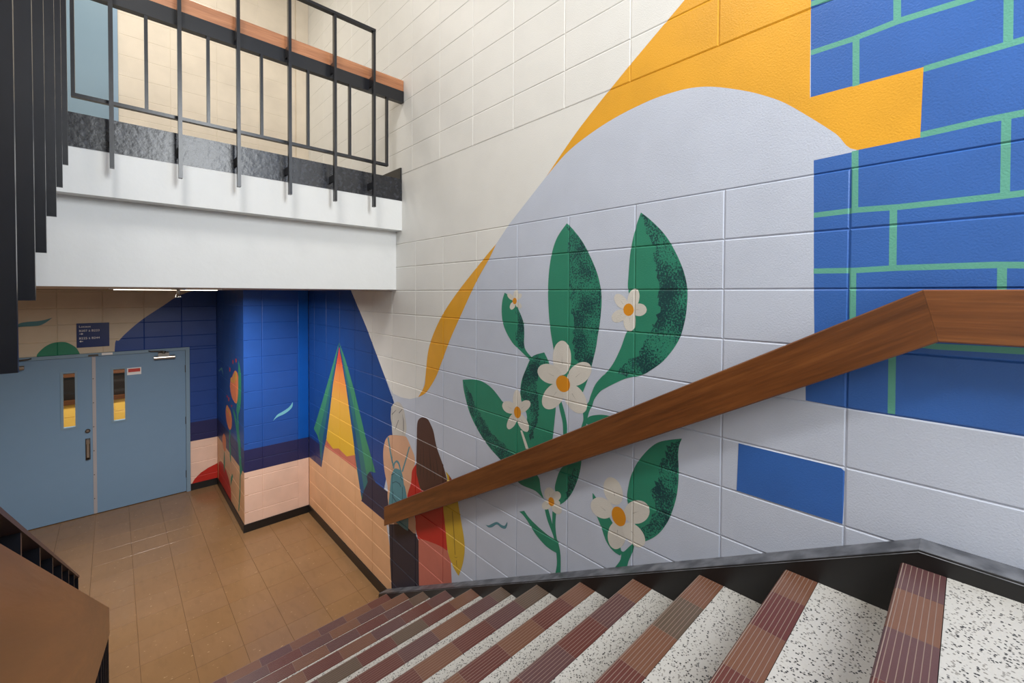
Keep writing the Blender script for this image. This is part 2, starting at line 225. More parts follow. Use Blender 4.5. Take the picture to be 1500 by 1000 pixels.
 (('painted_leaf.001', None), 'stipple', 1, [(1.048, 3.15), (1.029, 3.061), (0.987, 3.005), (0.987, 2.931), (0.962, 2.856), (0.957, 2.782), (0.96, 2.708), (0.983, 2.633), (1.032, 2.562), (1.073, 2.481), (1.153, 2.432), (1.162, 2.383), (1.022, 2.417), (0.934, 2.483), (0.868, 2.575), (0.84, 2.662), (0.83, 2.747), (0.833, 2.817), (0.854, 2.895), (0.895, 2.982), (0.942, 3.051), (1.005, 3.116)]),
 (('painted_leaf.002', None), 'leaf', 1, [(1.997, 2.785), (2.017, 2.74), (2.025, 2.679), (2.016, 2.607), (1.984, 2.543), (1.922, 2.476), (1.863, 2.441), (1.805, 2.407), (1.769, 2.385), (1.749, 2.403), (1.773, 2.416), (1.809, 2.446), (1.822, 2.485), (1.82, 2.542), (1.827, 2.605), (1.856, 2.661), (1.89, 2.707), (1.924, 2.735), (1.963, 2.77)]),
 (('painted_leaf.002', None), 'stipple', 1, [(1.898, 2.695), (1.877, 2.69), (1.856, 2.661), (1.827, 2.605), (1.82, 2.542), (1.821, 2.456), (1.842, 2.443), (1.879, 2.462), (1.888, 2.538), (1.88, 2.608)]),
 (('painted_leaf.003', None), 'leaf', 1, [(1.657, 2.445), (1.725, 2.424), (1.765, 2.398), (1.805, 2.33), (1.842, 2.251), (1.852, 2.175), (1.841, 2.132), (1.793, 2.046), (1.822, 1.958), (1.781, 1.872), (1.75, 1.822), (1.606, 1.891), (1.592, 1.953), (1.575, 2.079), (1.569, 2.156), (1.59, 2.283), (1.619, 2.386)]),
 (('painted_leaf.003', None), 'stipple', 1, [(1.657, 2.444), (1.725, 2.422), (1.763, 2.396), (1.803, 2.329), (1.839, 2.252), (1.849, 2.176), (1.814, 2.137), (1.773, 2.094), (1.782, 2.011), (1.761, 1.906), (1.731, 1.972), (1.707, 2.064), (1.701, 2.158), (1.714, 2.264), (1.675, 2.355), (1.624, 2.386)]),
 (('painted_leaf.004', None), 'leaf', 1, [(2.436, 2.171), (2.319, 2.191), (2.221, 2.193), (2.112, 2.161), (2.009, 2.092), (2.013, 2.1), (1.888, 2.01), (1.822, 1.958), (1.781, 1.872), (1.746, 1.75), (1.693, 1.711), (1.677, 1.647), (1.65, 1.598), (1.719, 1.626), (1.843, 1.624), (1.915, 1.658), (2.015, 1.713), (2.153, 1.778), (2.257, 1.851), (2.339, 1.934), (2.39, 2.015), (2.386, 2.01), (2.422, 2.099)]),
 (('painted_leaf.004', None), 'stipple', 1, [(2.386, 2.014), (2.33, 1.936), (2.254, 1.852), (2.15, 1.779), (2.012, 1.716), (1.887, 1.778), (1.977, 1.815), (2.104, 1.867), (2.223, 1.959), (2.294, 2.033), (2.318, 2.064), (2.422, 2.164), (2.386, 2.01)]),
 (('painted_leaf.005', None), 'leaf', 1, [(0.845, 2.155), (0.904, 2.134), (0.956, 2.109), (1.003, 2.065), (1.051, 2), (1.086, 1.931), (1.104, 1.866), (1.111, 1.791), (1.077, 1.719), (1.054, 1.656), (1.019, 1.629), (0.978, 1.663), (0.938, 1.71), (0.9, 1.781), (0.873, 1.865), (0.861, 1.935), (0.858, 2.008), (0.861, 2.079), (0.857, 2.122)]),
 (('painted_leaf.005', None), 'stipple', 1, [(0.847, 2.154), (0.885, 2.13), (0.91, 2.096), (0.916, 2.058), (0.948, 2.005), (0.954, 1.947), (0.984, 1.881), (0.966, 1.812), (0.992, 1.745), (1.04, 1.688), (1.015, 1.632), (0.978, 1.664), (0.938, 1.712), (0.9, 1.783), (0.873, 1.866), (0.862, 1.935), (0.859, 2.008), (0.862, 2.079), (0.858, 2.122)]),
 (('painted_leaf.006', None), 'leaf', 1, [(1.314, 1.755), (1.293, 1.74), (1.182, 1.637), (1.142, 1.532), (1.149, 1.505), (1.189, 1.511), (1.229, 1.542), (1.258, 1.599), (1.292, 1.656), (1.31, 1.706)]),
 (('painted_leaf.007', None), 'leaf', 1, [(1.386, 1.92), (1.391, 1.867), (1.412, 1.79), (1.45, 1.707), (1.496, 1.646), (1.533, 1.614), (1.555, 1.661), (1.571, 1.693), (1.556, 1.753), (1.53, 1.811), (1.475, 1.868)]),
 (('painted_leaf.007', None), 'stipple', 1, [(1.391, 1.867), (1.412, 1.79), (1.45, 1.707), (1.496, 1.646), (1.479, 1.742), (1.457, 1.82)]),
 (('painted_leaf.008', None), 'leaf', 1, [(1.856, 1.453), (1.813, 1.474), (1.771, 1.448), (1.691, 1.422), (1.614, 1.406), (1.565, 1.399), (1.541, 1.4), (1.546, 1.347), (1.564, 1.334), (1.639, 1.339), (1.717, 1.372), (1.785, 1.423), (1.827, 1.446)]),
 (('painted_leaf.009', None), 'leaf', 1, [(1.363, 2.109), (1.343, 2.142), (1.297, 2.162), (1.238, 2.174), (1.18, 2.171), (1.145, 2.155), (1.259, 2.098), (1.335, 2.099)]),
 (('painted_stem', None), 'leaf', 1, [(1.142, 1.532), (1.127, 1.534), (1.097, 1.572), (1.076, 1.598), (1.073, 1.576), (1.1, 1.501), (1.117, 1.457), (1.18, 1.427), (1.145, 1.487)]),
 (('painted_stem.001', None), 'leaf', 1, [(1.651, 1.561), (1.622, 1.563), (1.6, 1.515), (1.571, 1.443), (1.541, 1.391), (1.526, 1.333), (1.525, 1.233), (1.563, 1.214), (1.552, 1.275), (1.558, 1.342), (1.565, 1.39), (1.589, 1.435), (1.627, 1.495)]),
 (('painted_stem.002', None), 'leaf', 1, [(1.588, 1.557), (1.56, 1.553), (1.565, 1.491), (1.559, 1.438), (1.547, 1.388), (1.574, 1.404), (1.587, 1.464)]),
 (('painted_stem.003', None), 'leaf', 1, [(1.544, 2.167), (1.527, 2.188), (1.504, 2.135), (1.486, 2.065), (1.488, 1.99), (1.512, 1.984), (1.517, 2.071), (1.535, 2.128)]),
 (('painted_stem.004', None), 'petal', 1, [(1.85, 1.951), (1.834, 1.955), (1.792, 1.884), (1.781, 1.857), (1.802, 1.852), (1.821, 1.891)]),
 (('painted_flower', 'petal.0'), 'petal', 1, [(1.526, 2.523), (1.501, 2.518), (1.48, 2.499), (1.466, 2.471), (1.461, 2.436), (1.465, 2.4), (1.479, 2.368), (1.499, 2.344), (1.524, 2.334), (1.55, 2.337), (1.572, 2.355), (1.587, 2.384), (1.592, 2.421), (1.587, 2.458), (1.573, 2.491), (1.551, 2.513)]),
 (('painted_flower', 'petal.0'), 'crease', 0, [(1.523, 2.395), (1.525, 2.452), (1.527, 2.395)]),
 (('painted_flower', 'petal.1'), 'petal_b', 1, [(1.703, 2.349), (1.684, 2.367), (1.654, 2.379), (1.619, 2.383), (1.583, 2.378), (1.553, 2.367), (1.532, 2.349), (1.524, 2.329), (1.529, 2.308), (1.546, 2.29), (1.574, 2.278), (1.609, 2.273), (1.645, 2.276), (1.677, 2.288), (1.699, 2.306), (1.709, 2.327)]),
 (('painted_flower', 'petal.1'), 'crease', 0, [(1.583, 2.322), (1.636, 2.333), (1.584, 2.319)]),
 (('painted_flower', 'petal.2'), 'petal', 1, [(1.339, 2.417), (1.328, 2.4), (1.328, 2.378), (1.34, 2.352), (1.362, 2.327), (1.391, 2.306), (1.422, 2.292), (1.452, 2.288), (1.475, 2.295), (1.487, 2.312), (1.486, 2.336), (1.473, 2.363), (1.45, 2.389), (1.42, 2.409), (1.388, 2.422), (1.36, 2.424)]),
 (('painted_flower', 'petal.2'), 'crease', 0, [(1.428, 2.335), (1.388, 2.372), (1.43, 2.337)]),
 (('painted_flower', 'petal.3'), 'petal_b', 1, [(1.648, 2.127), (1.667, 2.141), (1.673, 2.165), (1.665, 2.196), (1.645, 2.228), (1.616, 2.257), (1.583, 2.278), (1.551, 2.288), (1.525, 2.285), (1.507, 2.272), (1.502, 2.248), (1.509, 2.219), (1.527, 2.188), (1.555, 2.159), (1.587, 2.137), (1.62, 2.126)]),
 (('painted_flower', 'petal.3'), 'crease', 0, [(1.565, 2.236), (1.601, 2.188), (1.562, 2.235)]),
 (('painted_flower', 'petal.4'), 'petal', 1, [(1.375, 2.158), (1.4, 2.148), (1.431, 2.149), (1.462, 2.161), (1.49, 2.183), (1.509, 2.211), (1.517, 2.241), (1.511, 2.268), (1.493, 2.288), (1.466, 2.297), (1.435, 2.294), (1.404, 2.281), (1.378, 2.259), (1.36, 2.232), (1.353, 2.203), (1.358, 2.177)]),
 (('painted_flower', 'petal.4'), 'crease', 0, [(1.455, 2.244), (1.418, 2.206), (1.452, 2.246)]),
 (('painted_flower', None), 'flower_orange', 1, [(1.537, 2.329), (1.518, 2.333), (1.499, 2.33), (1.483, 2.321), (1.472, 2.307), (1.467, 2.29), (1.47, 2.273), (1.48, 2.258), (1.495, 2.247), (1.514, 2.242), (1.533, 2.244), (1.55, 2.253), (1.562, 2.268), (1.567, 2.285), (1.564, 2.303), (1.553, 2.318)]),
 (('painted_flower.001', 'petal.0'), 'petal', 1, [(1.077, 2.805), (1.066, 2.799), (1.059, 2.788), (1.056, 2.771), (1.058, 2.753), (1.064, 2.736), (1.074, 2.722), (1.086, 2.713), (1.098, 2.711), (1.109, 2.717), (1.117, 2.729), (1.12, 2.745), (1.118, 2.764), (1.111, 2.782), (1.101, 2.796), (1.089, 2.804)]),
 (('painted_flower.001', 'petal.0'), 'crease', 0, [(1.091, 2.742), (1.085, 2.77), (1.092, 2.742)]),
 (('painted_flower.001', 'petal.1'), 'petal_b', 1, [(1.018, 2.708), (1.021, 2.697), (1.03, 2.687), (1.043, 2.68), (1.058, 2.677), (1.074, 2.679), (1.088, 2.685), (1.097, 2.694), (1.1, 2.705), (1.097, 2.717), (1.088, 2.727), (1.075, 2.733), (1.059, 2.736), (1.043, 2.734), (1.03, 2.728), (1.022, 2.719)]),
 (('painted_flower.001', 'petal.1'), 'crease', 0, [(1.073, 2.705), (1.048, 2.707), (1.073, 2.707)]),
 (('painted_flower.001', 'petal.2'), 'petal', 1, [(1.105, 2.602), (1.118, 2.605), (1.129, 2.614), (1.137, 2.63), (1.141, 2.648), (1.139, 2.667), (1.132, 2.683), (1.122, 2.694), (1.11, 2.699), (1.097, 2.696), (1.086, 2.686), (1.078, 2.671), (1.075, 2.653), (1.077, 2.634), (1.083, 2.618), (1.093, 2.607)]),
 (('painted_flower.001', 'petal.2'), 'crease', 0, [(1.109, 2.667), (1.107, 2.638), (1.107, 2.667)]),
 (('painted_flower.001', 'petal.3'), 'petal_b', 1, [(1.205, 2.652), (1.208, 2.663), (1.205, 2.676), (1.196, 2.688), (1.182, 2.698), (1.165, 2.704), (1.149, 2.706), (1.135, 2.703), (1.126, 2.695), (1.122, 2.685), (1.125, 2.672), (1.134, 2.66), (1.148, 2.65), (1.164, 2.643), (1.181, 2.641), (1.195, 2.644)]),
 (('painted_flower.001', 'petal.3'), 'crease', 0, [(1.151, 2.682), (1.175, 2.668), (1.15, 2.681)]),
 (('painted_flower.001', 'petal.4'), 'petal', 1, [(1.187, 2.777), (1.175, 2.781), (1.161, 2.779), (1.145, 2.772), (1.131, 2.76), (1.121, 2.746), (1.116, 2.732), (1.116, 2.719), (1.123, 2.711), (1.134, 2.706), (1.148, 2.708), (1.163, 2.715), (1.178, 2.726), (1.188, 2.74), (1.194, 2.755), (1.193, 2.768)]),
 (('painted_flower.001', 'petal.4'), 'crease', 0, [(1.142, 2.732), (1.162, 2.752), (1.144, 2.731)]),
 (('painted_flower.001', None), 'flower_orange', 1, [(1.114, 2.735), (1.103, 2.733), (1.094, 2.726), (1.088, 2.717), (1.085, 2.706), (1.087, 2.694), (1.093, 2.685), (1.102, 2.678), (1.113, 2.675), (1.124, 2.677), (1.133, 2.683), (1.14, 2.693), (1.142, 2.704), (1.14, 2.716), (1.134, 2.725), (1.125, 2.732)]),
 (('painted_flower.002', 'petal.0'), 'petal', 1, [(1.881, 2.193), (1.867, 2.19), (1.856, 2.179), (1.848, 2.161), (1.845, 2.139), (1.848, 2.116), (1.855, 2.095), (1.866, 2.08), (1.88, 2.072), (1.894, 2.074), (1.906, 2.085), (1.914, 2.103), (1.917, 2.126), (1.914, 2.149), (1.906, 2.171), (1.895, 2.186)]),
 (('painted_flower.002', 'petal.0'), 'crease', 0, [(1.879, 2.112), (1.881, 2.147), (1.881, 2.111)]),
 (('painted_flower.002', 'petal.1'), 'petal_b', 1, [(1.771, 2.143), (1.765, 2.133), (1.767, 2.118), (1.778, 2.102), (1.796, 2.085), (1.818, 2.07), (1.841, 2.061), (1.861, 2.057), (1.876, 2.061), (1.882, 2.071), (1.88, 2.086), (1.868, 2.103), (1.85, 2.12), (1.827, 2.134), (1.804, 2.144), (1.785, 2.146)]),
 (('painted_flower.002', 'petal.1'), 'crease', 0, [(1.84, 2.087), (1.809, 2.113), (1.842, 2.088)]),
 (('painted_flower.002', 'petal.2'), 'petal', 1, [(2.01, 2.086), (1.994, 2.099), (1.972, 2.107), (1.947, 2.11), (1.922, 2.107), (1.902, 2.099), (1.89, 2.087), (1.886, 2.072), (1.892, 2.058), (1.907, 2.046), (1.928, 2.037), (1.953, 2.034), (1.978, 2.036), (1.999, 2.044), (2.012, 2.057), (2.016, 2.071)]),
 (('painted_flower.002', 'petal.2'), 'crease', 0, [(1.929, 2.068), (1.965, 2.075), (1.93, 2.066)]),
 (('painted_flower.002', 'petal.3'), 'petal_b', 1, [(1.959, 1.934), (1.969, 1.94), (1.972, 1.954), (1.967, 1.974), (1.956, 1.998), (1.939, 2.02), (1.919, 2.039), (1.9, 2.05), (1.885, 2.052), (1.875, 2.046), (1.872, 2.032), (1.877, 2.012), (1.888, 1.99), (1.904, 1.967), (1.924, 1.949), (1.943, 1.937)]),
 (('painted_flower.002', 'petal.3'), 'crease', 0, [(1.91, 2.014), (1.931, 1.979), (1.907, 2.014)]),
 (('painted_flower.002', 'petal.4'), 'petal', 1, [(1.79, 1.958), (1.807, 1.954), (1.827, 1.956), (1.847, 1.966), (1.864, 1.981), (1.876, 2), (1.881, 2.02), (1.878, 2.036), (1.867, 2.048), (1.85, 2.052), (1.83, 2.049), (1.81, 2.038), (1.793, 2.023), (1.781, 2.004), (1.777, 1.986), (1.78, 1.97)]),
 (('painted_flower.002', 'petal.4'), 'crease', 0, [(1.843, 2.017), (1.819, 1.991), (1.84, 2.019)]),
 (('painted_flower.002', None), 'flower_orange', 1, [(1.88, 2.091), (1.869, 2.091), (1.858, 2.086), (1.85, 2.076), (1.846, 2.064), (1.846, 2.05), (1.851, 2.037), (1.86, 2.027), (1.871, 2.021), (1.883, 2.02), (1.894, 2.025), (1.902, 2.035), (1.906, 2.048), (1.906, 2.062), (1.901, 2.075), (1.892, 2.085)]),
 (('painted_flower.003', 'petal.0'), 'petal', 1, [(1.889, 2.803), (1.881, 2.8), (1.875, 2.793), (1.872, 2.783), (1.873, 2.772), (1.876, 2.761), (1.883, 2.752), (1.891, 2.746), (1.9, 2.745), (1.908, 2.748), (1.914, 2.755), (1.917, 2.764), (1.916, 2.776), (1.912, 2.787), (1.906, 2.796), (1.898, 2.801)]),
 (('painted_flower.003', 'petal.0'), 'crease', 0, [(1.895, 2.764), (1.893, 2.781), (1.897, 2.764)]),
 (('painted_flower.003', 'petal.1'), 'petal_b', 1, [(1.969, 2.779), (1.962, 2.781), (1.951, 2.78), (1.938, 2.776), (1.927, 2.77), (1.917, 2.762), (1.912, 2.754), (1.91, 2.747), (1.914, 2.742), (1.921, 2.739), (1.932, 2.74), (1.944, 2.743), (1.956, 2.75), (1.966, 2.758), (1.972, 2.766), (1.973, 2.773)]),
 (('painted_flower.003', 'petal.1'), 'crease', 0, [(1.931, 2.754), (1.948, 2.765), (1.932, 2.753)]),
 (('painted_flower.003', 'petal.2'), 'petal', 1, [(1.937, 2.681), (1.944, 2.685), (1.949, 2.692), (1.949, 2.701), (1.945, 2.71), (1.939, 2.719), (1.93, 2.725), (1.92, 2.728), (1.91, 2.728), (1.903, 2.724), (1.899, 2.717), (1.899, 2.709), (1.902, 2.699), (1.909, 2.691), (1.918, 2.685), (1.928, 2.681)]),
 (('painted_flower.003', 'petal.2'), 'crease', 0, [(1.92, 2.713), (1.927, 2.699), (1.918, 2.713)]),
 (('painted_flower.003', 'petal.3'), 'petal_b', 1, [(1.848, 2.693), (1.856, 2.69), (1.866, 2.69), (1.877, 2.694), (1.887, 2.7), (1.895, 2.707), (1.899, 2.715), (1.899, 2.723), (1.895, 2.728), (1.887, 2.731), (1.876, 2.73), (1.865, 2.726), (1.855, 2.72), (1.847, 2.713), (1.843, 2.705), (1.843, 2.698)]),
 (('painted_flower.003', 'petal.3'), 'crease', 0, [(1.88, 2.716), (1.865, 2.706), (1.879, 2.717)]),
 (('painted_flower.003', 'petal.4'), 'petal', 1, [(1.847, 2.778), (1.843, 2.773), (1.843, 2.765), (1.848, 2.758), (1.856, 2.75), (1.867, 2.744), (1.878, 2.741), (1.888, 2.74), (1.896, 2.743), (1.9, 2.748), (1.9, 2.756), (1.895, 2.764), (1.887, 2.771), (1.876, 2.777), (1.865, 2.78), (1.855, 2.781)]),
 (('painted_flower.003', 'petal.4'), 'crease', 0, [(1.88, 2.754), (1.865, 2.765), (1.881, 2.755)]),
 (('painted_flower.003', None), 'flower_orange', 1, [(1.905, 2.754), (1.898, 2.753), (1.892, 2.749), (1.888, 2.742), (1.886, 2.735), (1.888, 2.727), (1.892, 2.721), (1.898, 2.716), (1.905, 2.715), (1.912, 2.716), (1.918, 2.72), (1.922, 2.727), (1.924, 2.734), (1.922, 2.742), (1.918, 2.748), (1.912, 2.753)]),
 (('painted_flower.004', 'petal.0'), 'petal', 1, [(1.615, 1.682), (1.6, 1.686), (1.586, 1.683), (1.576, 1.676), (1.572, 1.664), (1.573, 1.65), (1.58, 1.636), (1.592, 1.623), (1.607, 1.614), (1.622, 1.61), (1.636, 1.612), (1.646, 1.62), (1.651, 1.632), (1.65, 1.646), (1.642, 1.661), (1.63, 1.674)]),
 (('painted_flower.004', 'petal.0'), 'crease', 0, [(1.608, 1.637), (1.612, 1.657), (1.611, 1.636)]),
 (('painted_flower.004', 'petal.1'), 'petal_b', 1, [(1.535, 1.681), (1.528, 1.675), (1.526, 1.665), (1.53, 1.652), (1.539, 1.639), (1.552, 1.628), (1.567, 1.619), (1.581, 1.615), (1.592, 1.617), (1.599, 1.623), (1.601, 1.633), (1.597, 1.646), (1.587, 1.659), (1.574, 1.671), (1.56, 1.679), (1.546, 1.683)]),
 (('painted_flower.004', 'petal.1'), 'crease', 0, [(1.573, 1.638), (1.556, 1.657), (1.574, 1.638)]),
 (('painted_flower.004', 'petal.2'), 'petal', 1, [(1.664, 1.547), (1.669, 1.555), (1.667, 1.566), (1.66, 1.578), (1.649, 1.59), (1.635, 1.6), (1.62, 1.607), (1.607, 1.608), (1.597, 1.605), (1.593, 1.598), (1.594, 1.587), (1.601, 1.575), (1.612, 1.563), (1.626, 1.553), (1.641, 1.546), (1.654, 1.544)]),
 (('painted_flower.004', 'petal.2'), 'crease', 0, [(1.619, 1.587), (1.639, 1.569), (1.618, 1.586)]),
 (('painted_flower.004', 'petal.3'), 'petal_b', 1, [(1.527, 1.568), (1.538, 1.559), (1.552, 1.554), (1.567, 1.554), (1.58, 1.558), (1.59, 1.565), (1.595, 1.576), (1.594, 1.587), (1.587, 1.598), (1.576, 1.606), (1.561, 1.61), (1.547, 1.611), (1.533, 1.607), (1.524, 1.599), (1.519, 1.589), (1.52, 1.578)]),
 (('painted_flower.004', 'petal.3'), 'crease', 0, [(1.568, 1.587), (1.549, 1.579), (1.566, 1.588)]),
 (('painted_flower.004', 'petal.4'), 'petal', 1, [(1.531, 1.619), (1.535, 1.611), (1.544, 1.602), (1.557, 1.594), (1.571, 1.589), (1.584, 1.588), (1.595, 1.59), (1.602, 1.595), (1.603, 1.602), (1.598, 1.611), (1.589, 1.62), (1.576, 1.628), (1.562, 1.633), (1.549, 1.634), (1.538, 1.632), (1.532, 1.627)]),
 (('painted_flower.004', 'petal.4'), 'crease', 0, [(1.579, 1.607), (1.558, 1.613), (1.579, 1.609)]),
 (('painted_flower.004', None), 'flower_orange', 1, [(1.603, 1.631), (1.594, 1.633), (1.586, 1.632), (1.579, 1.626), (1.575, 1.618), (1.575, 1.608), (1.577, 1.598), (1.583, 1.59), (1.591, 1.584), (1.6, 1.582), (1.608, 1.583), (1.615, 1.588), (1.619, 1.597), (1.62, 1.606), (1.617, 1.616), (1.611, 1.625)]),
 (('painted_flower.005', 'petal.0'), 'petal', 1, [(1.218, 1.866), (1.197, 1.873), (1.175, 1.87), (1.156, 1.858), (1.142, 1.838), (1.135, 1.814), (1.137, 1.789), (1.146, 1.767), (1.162, 1.75), (1.183, 1.742), (1.205, 1.744), (1.225, 1.755), (1.24, 1.775), (1.247, 1.8), (1.245, 1.826), (1.235, 1.849)]),
 (('painted_flower.005', 'petal.0'), 'crease', 0, [(1.179, 1.788), (1.197, 1.822), (1.182, 1.786)]),
 (('painted_flower.005', 'petal.1'), 'petal_b', 1, [(0.996, 1.794), (0.994, 1.774), (1.002, 1.75), (1.018, 1.727), (1.041, 1.707), (1.067, 1.694), (1.093, 1.689), (1.113, 1.695), (1.126, 1.709), (1.128, 1.731), (1.119, 1.755), (1.101, 1.78), (1.077, 1.799), (1.051, 1.811), (1.026, 1.815), (1.007, 1.809)]),
 (('painted_flower.005', 'petal.1'), 'crease', 0, [(1.081, 1.736), (1.043, 1.763), (1.083, 1.739)]),
 (('painted_flower.005', 'petal.2'), 'petal', 1, [(1.315, 1.717), (1.296, 1.735), (1.272, 1.748), (1.245, 1.753), (1.22, 1.75), (1.201, 1.74), (1.19, 1.723), (1.189, 1.703), (1.198, 1.683), (1.215, 1.665), (1.239, 1.651), (1.265, 1.645), (1.291, 1.647), (1.311, 1.657), (1.323, 1.674), (1.324, 1.695)]),
 (('painted_flower.005', 'petal.2'), 'crease', 0, [(1.234, 1.695), (1.27, 1.704), (1.236, 1.692)]),
 (('painted_flower.005', 'petal.3'), 'petal_b', 1, [(1.174, 1.525), (1.194, 1.524), (1.209, 1.534), (1.218, 1.555), (1.219, 1.582), (1.212, 1.612), (1.197, 1.64), (1.178, 1.662), (1.158, 1.673), (1.138, 1.674), (1.124, 1.663), (1.115, 1.643), (1.114, 1.616), (1.121, 1.587), (1.135, 1.559), (1.154, 1.538)]),
 (('painted_flower.005', 'petal.3'), 'crease', 0, [(1.165, 1.625), (1.168, 1.581), (1.161, 1.626)]),
 (('painted_flower.005', 'petal.4'), 'petal', 1, [(1.025, 1.606), (1.041, 1.593), (1.062, 1.587), (1.086, 1.589), (1.107, 1.598), (1.124, 1.614), (1.132, 1.634), (1.132, 1.654), (1.122, 1.672), (1.104, 1.685), (1.082, 1.69), (1.059, 1.688), (1.038, 1.678), (1.023, 1.663), (1.015, 1.644), (1.015, 1.624)]),
 (('painted_flower.005', 'petal.4'), 'crease', 0, [(1.09, 1.649), (1.06, 1.63), (1.088, 1.651)]),
 (('painted_flower.005', None), 'flower_orange', 1, [(1.177, 1.734), (1.162, 1.74), (1.147, 1.739), (1.133, 1.732), (1.123, 1.718), (1.118, 1.701), (1.119, 1.684), (1.125, 1.667), (1.137, 1.655), (1.151, 1.648), (1.167, 1.649), (1.181, 1.656), (1.192, 1.669), (1.197, 1.687), (1.196, 1.705), (1.189, 1.722)]),
 (('painted_person', None), 'shirt', 1, [(3.472, 1.524), (3.562, 1.487), (3.627, 1.414), (3.652, 1.302), (3.628, 1.159), (3.572, 1.046), (3.566, 0.998), (3.566, 0.928), (3.55, 0.855), (3.55, 0.676), (3.198, 0.799), (3.088, 0.799), (3.07, 0.852), (3.083, 0.919), (3.144, 1.005), (3.18, 1.121), (3.148, 1.219), (3.109, 1.319), (3.091, 1.427), (3.156, 1.504), (3.219, 1.56), (3.268, 1.565)]),
 (('painted_person', 'trousers'), 'trouser', 0, [(3.54, 0.7), (3.358, 0.774), (3.216, 0.785), (3.198, 0.799), (3.077, 0.802), (3.048, 0.78), (3.022, 0.764), (3.022, 0.342), (3.488, 0.099), (3.519, 0.371)]),
 (('painted_person', 'shirt_cuff'), 'shirt', 1, [(3.198, 0.892), (3.1, 0.93), (3.074, 0.868), (3.082, 0.803), (3.117, 0.796), (3.198, 0.799)]),
 (('painted_person', 'hair'), 'greyhair', 1, [(3.376, 1.838), (3.454, 1.806), (3.495, 1.756), (3.504, 1.668), (3.481, 1.605), (3.472, 1.527), (3.351, 1.552), (3.248, 1.568), (3.226, 1.648), (3.248, 1.724), (3.268, 1.785), (3.314, 1.825)]),
 (('painted_person', 'hair'), 'hairline', 0, [(3.359, 1.746), (3.301, 1.791), (3.294, 1.789), (3.351, 1.741)]),
 (('painted_person', 'hair'), 'hairline', 0, [(3.428, 1.588), (3.368, 1.681), (3.358, 1.682), (3.418, 1.588)]),
 (('painted_person', 'hair'), 'hairline', 0, [(3.301, 1.754), (3.271, 1.694), (3.271, 1.621), (3.292, 1.571), (3.284, 1.618), (3.284, 1.692)]),
 (('painted_person', 'hair'), 'hairline', 0, [(3.49, 1.706), (3.411, 1.76), (3.405, 1.758), (3.481, 1.701)]),
 (('painted_person', 'backpack'), 'teal', 1, [(3.428, 1.239), (3.314, 1.256), (3.284, 1.199), (3.268, 1.147), (3.25, 1.134), (3.222, 1.06), (3.198, 0.939), (3.198, 0.799), (3.231, 0.775), (3.368, 0.77), (3.508, 0.771), (3.546, 0.866), (3.529, 0.981), (3.513, 1.074), (3.494, 1.158)]),
 (('painted_person', 'backpack'), 'teal', 1, [(3.571, 1.481), (3.544, 1.487), (3.486, 1.331), (3.437, 1.247), (3.462, 1.236), (3.508, 1.316)]),
 (('painted_person', 'backpack'), 'teal', 1, [(3.187, 1.498), (3.168, 1.499), (3.219, 1.39), (3.287, 1.251), (3.311, 1.25), (3.238, 1.389)]),
 (('painted_person', 'backpack'), 'teal', 1, [(3.467, 1.226), (3.454, 1.276), (3.402, 1.319), (3.351, 1.313), (3.314, 1.252), (3.337, 1.247), (3.368, 1.293), (3.402, 1.303), (3.432, 1.274), (3.44, 1.232)]),
 (('painted_person', 'backpack'), 'teal_line', 0, [(3.499, 1.164), (3.419, 1.206), (3.334, 1.208), (3.292, 1.18), (3.301, 1.173), (3.342, 1.199), (3.419, 1.2), (3.497, 1.156)]),
 (('painted_person', 'backpack'), 'teal_line', 0, [(3.481, 1.097), (3.411, 1.133), (3.342, 1.135), (3.317, 1.114), (3.331, 1.109), (3.351, 1.126), (3.411, 1.126), (3.479, 1.089)]),
 (('painted_person', 'backpack'), 'teal_line', 0, [(3.471, 1.021), (3.459, 1.025), (3.459, 0.976), (3.387, 0.953), (3.407, 0.946), (3.471, 0.967)]),
 (('painted_person', 'backpack'), 'teal_line', 0, [(3.301, 1.117), (3.291, 1.12), (3.291, 1.007), (3.301, 1.004)]),
 (('painted_person.001', 'skirt'), 'rose', 0, [(3.031, 0.796), (2.859, 0.852), (2.721, 0.886), (2.626, 0.877), (2.577, 0.81), (2.558, 0.584), (3.022, 0.342)]),
 (('painted_person.001', None), 'red', 1, [(3.071, 1.385), (3.132, 1.312), (3.143, 1.252), (3.156, 1.192), (3.207, 1.088), (3.198, 1.05), (3.1, 0.976), (3.074, 0.85), (3.043, 0.78), (2.956, 0.809), (2.827, 0.841), (2.721, 0.862), (2.619, 0.87), (2.641, 1.011), (2.666, 1.174), (2.649, 1.27), (2.707, 1.317), (2.94, 1.256)]),
 (('painted_person.001', 'yellow_bag'), 'mustard', 1, [(2.681, 1.185), (2.565, 1.26), (2.49, 1.287), (2.45, 1.16), (2.417, 1.056), (2.408, 0.967), (2.429, 0.863), (2.479, 0.751), (2.535, 0.777), (2.577, 0.814), (2.619, 0.88), (2.646, 1.025)]),
 (('painted_person.001', 'yellow_bag'), 'mustard_line', 0, [(2.564, 1.187), (2.556, 1.191), (2.534, 1.055), (2.518, 0.885), (2.526, 0.882), (2.545, 1.05)]),
 (('painted_person.001', 'yellow_bag'), 'mustard_line', 0, [(2.543, 0.866), (2.515, 0.868), (2.482, 0.888), (2.515, 0.863)]),
 (('painted_person.001', 'yellow_bag'), 'mustard_line', 0, [(2.511, 0.849), (2.503, 0.852), (2.498, 0.807), (2.503, 0.805)]),
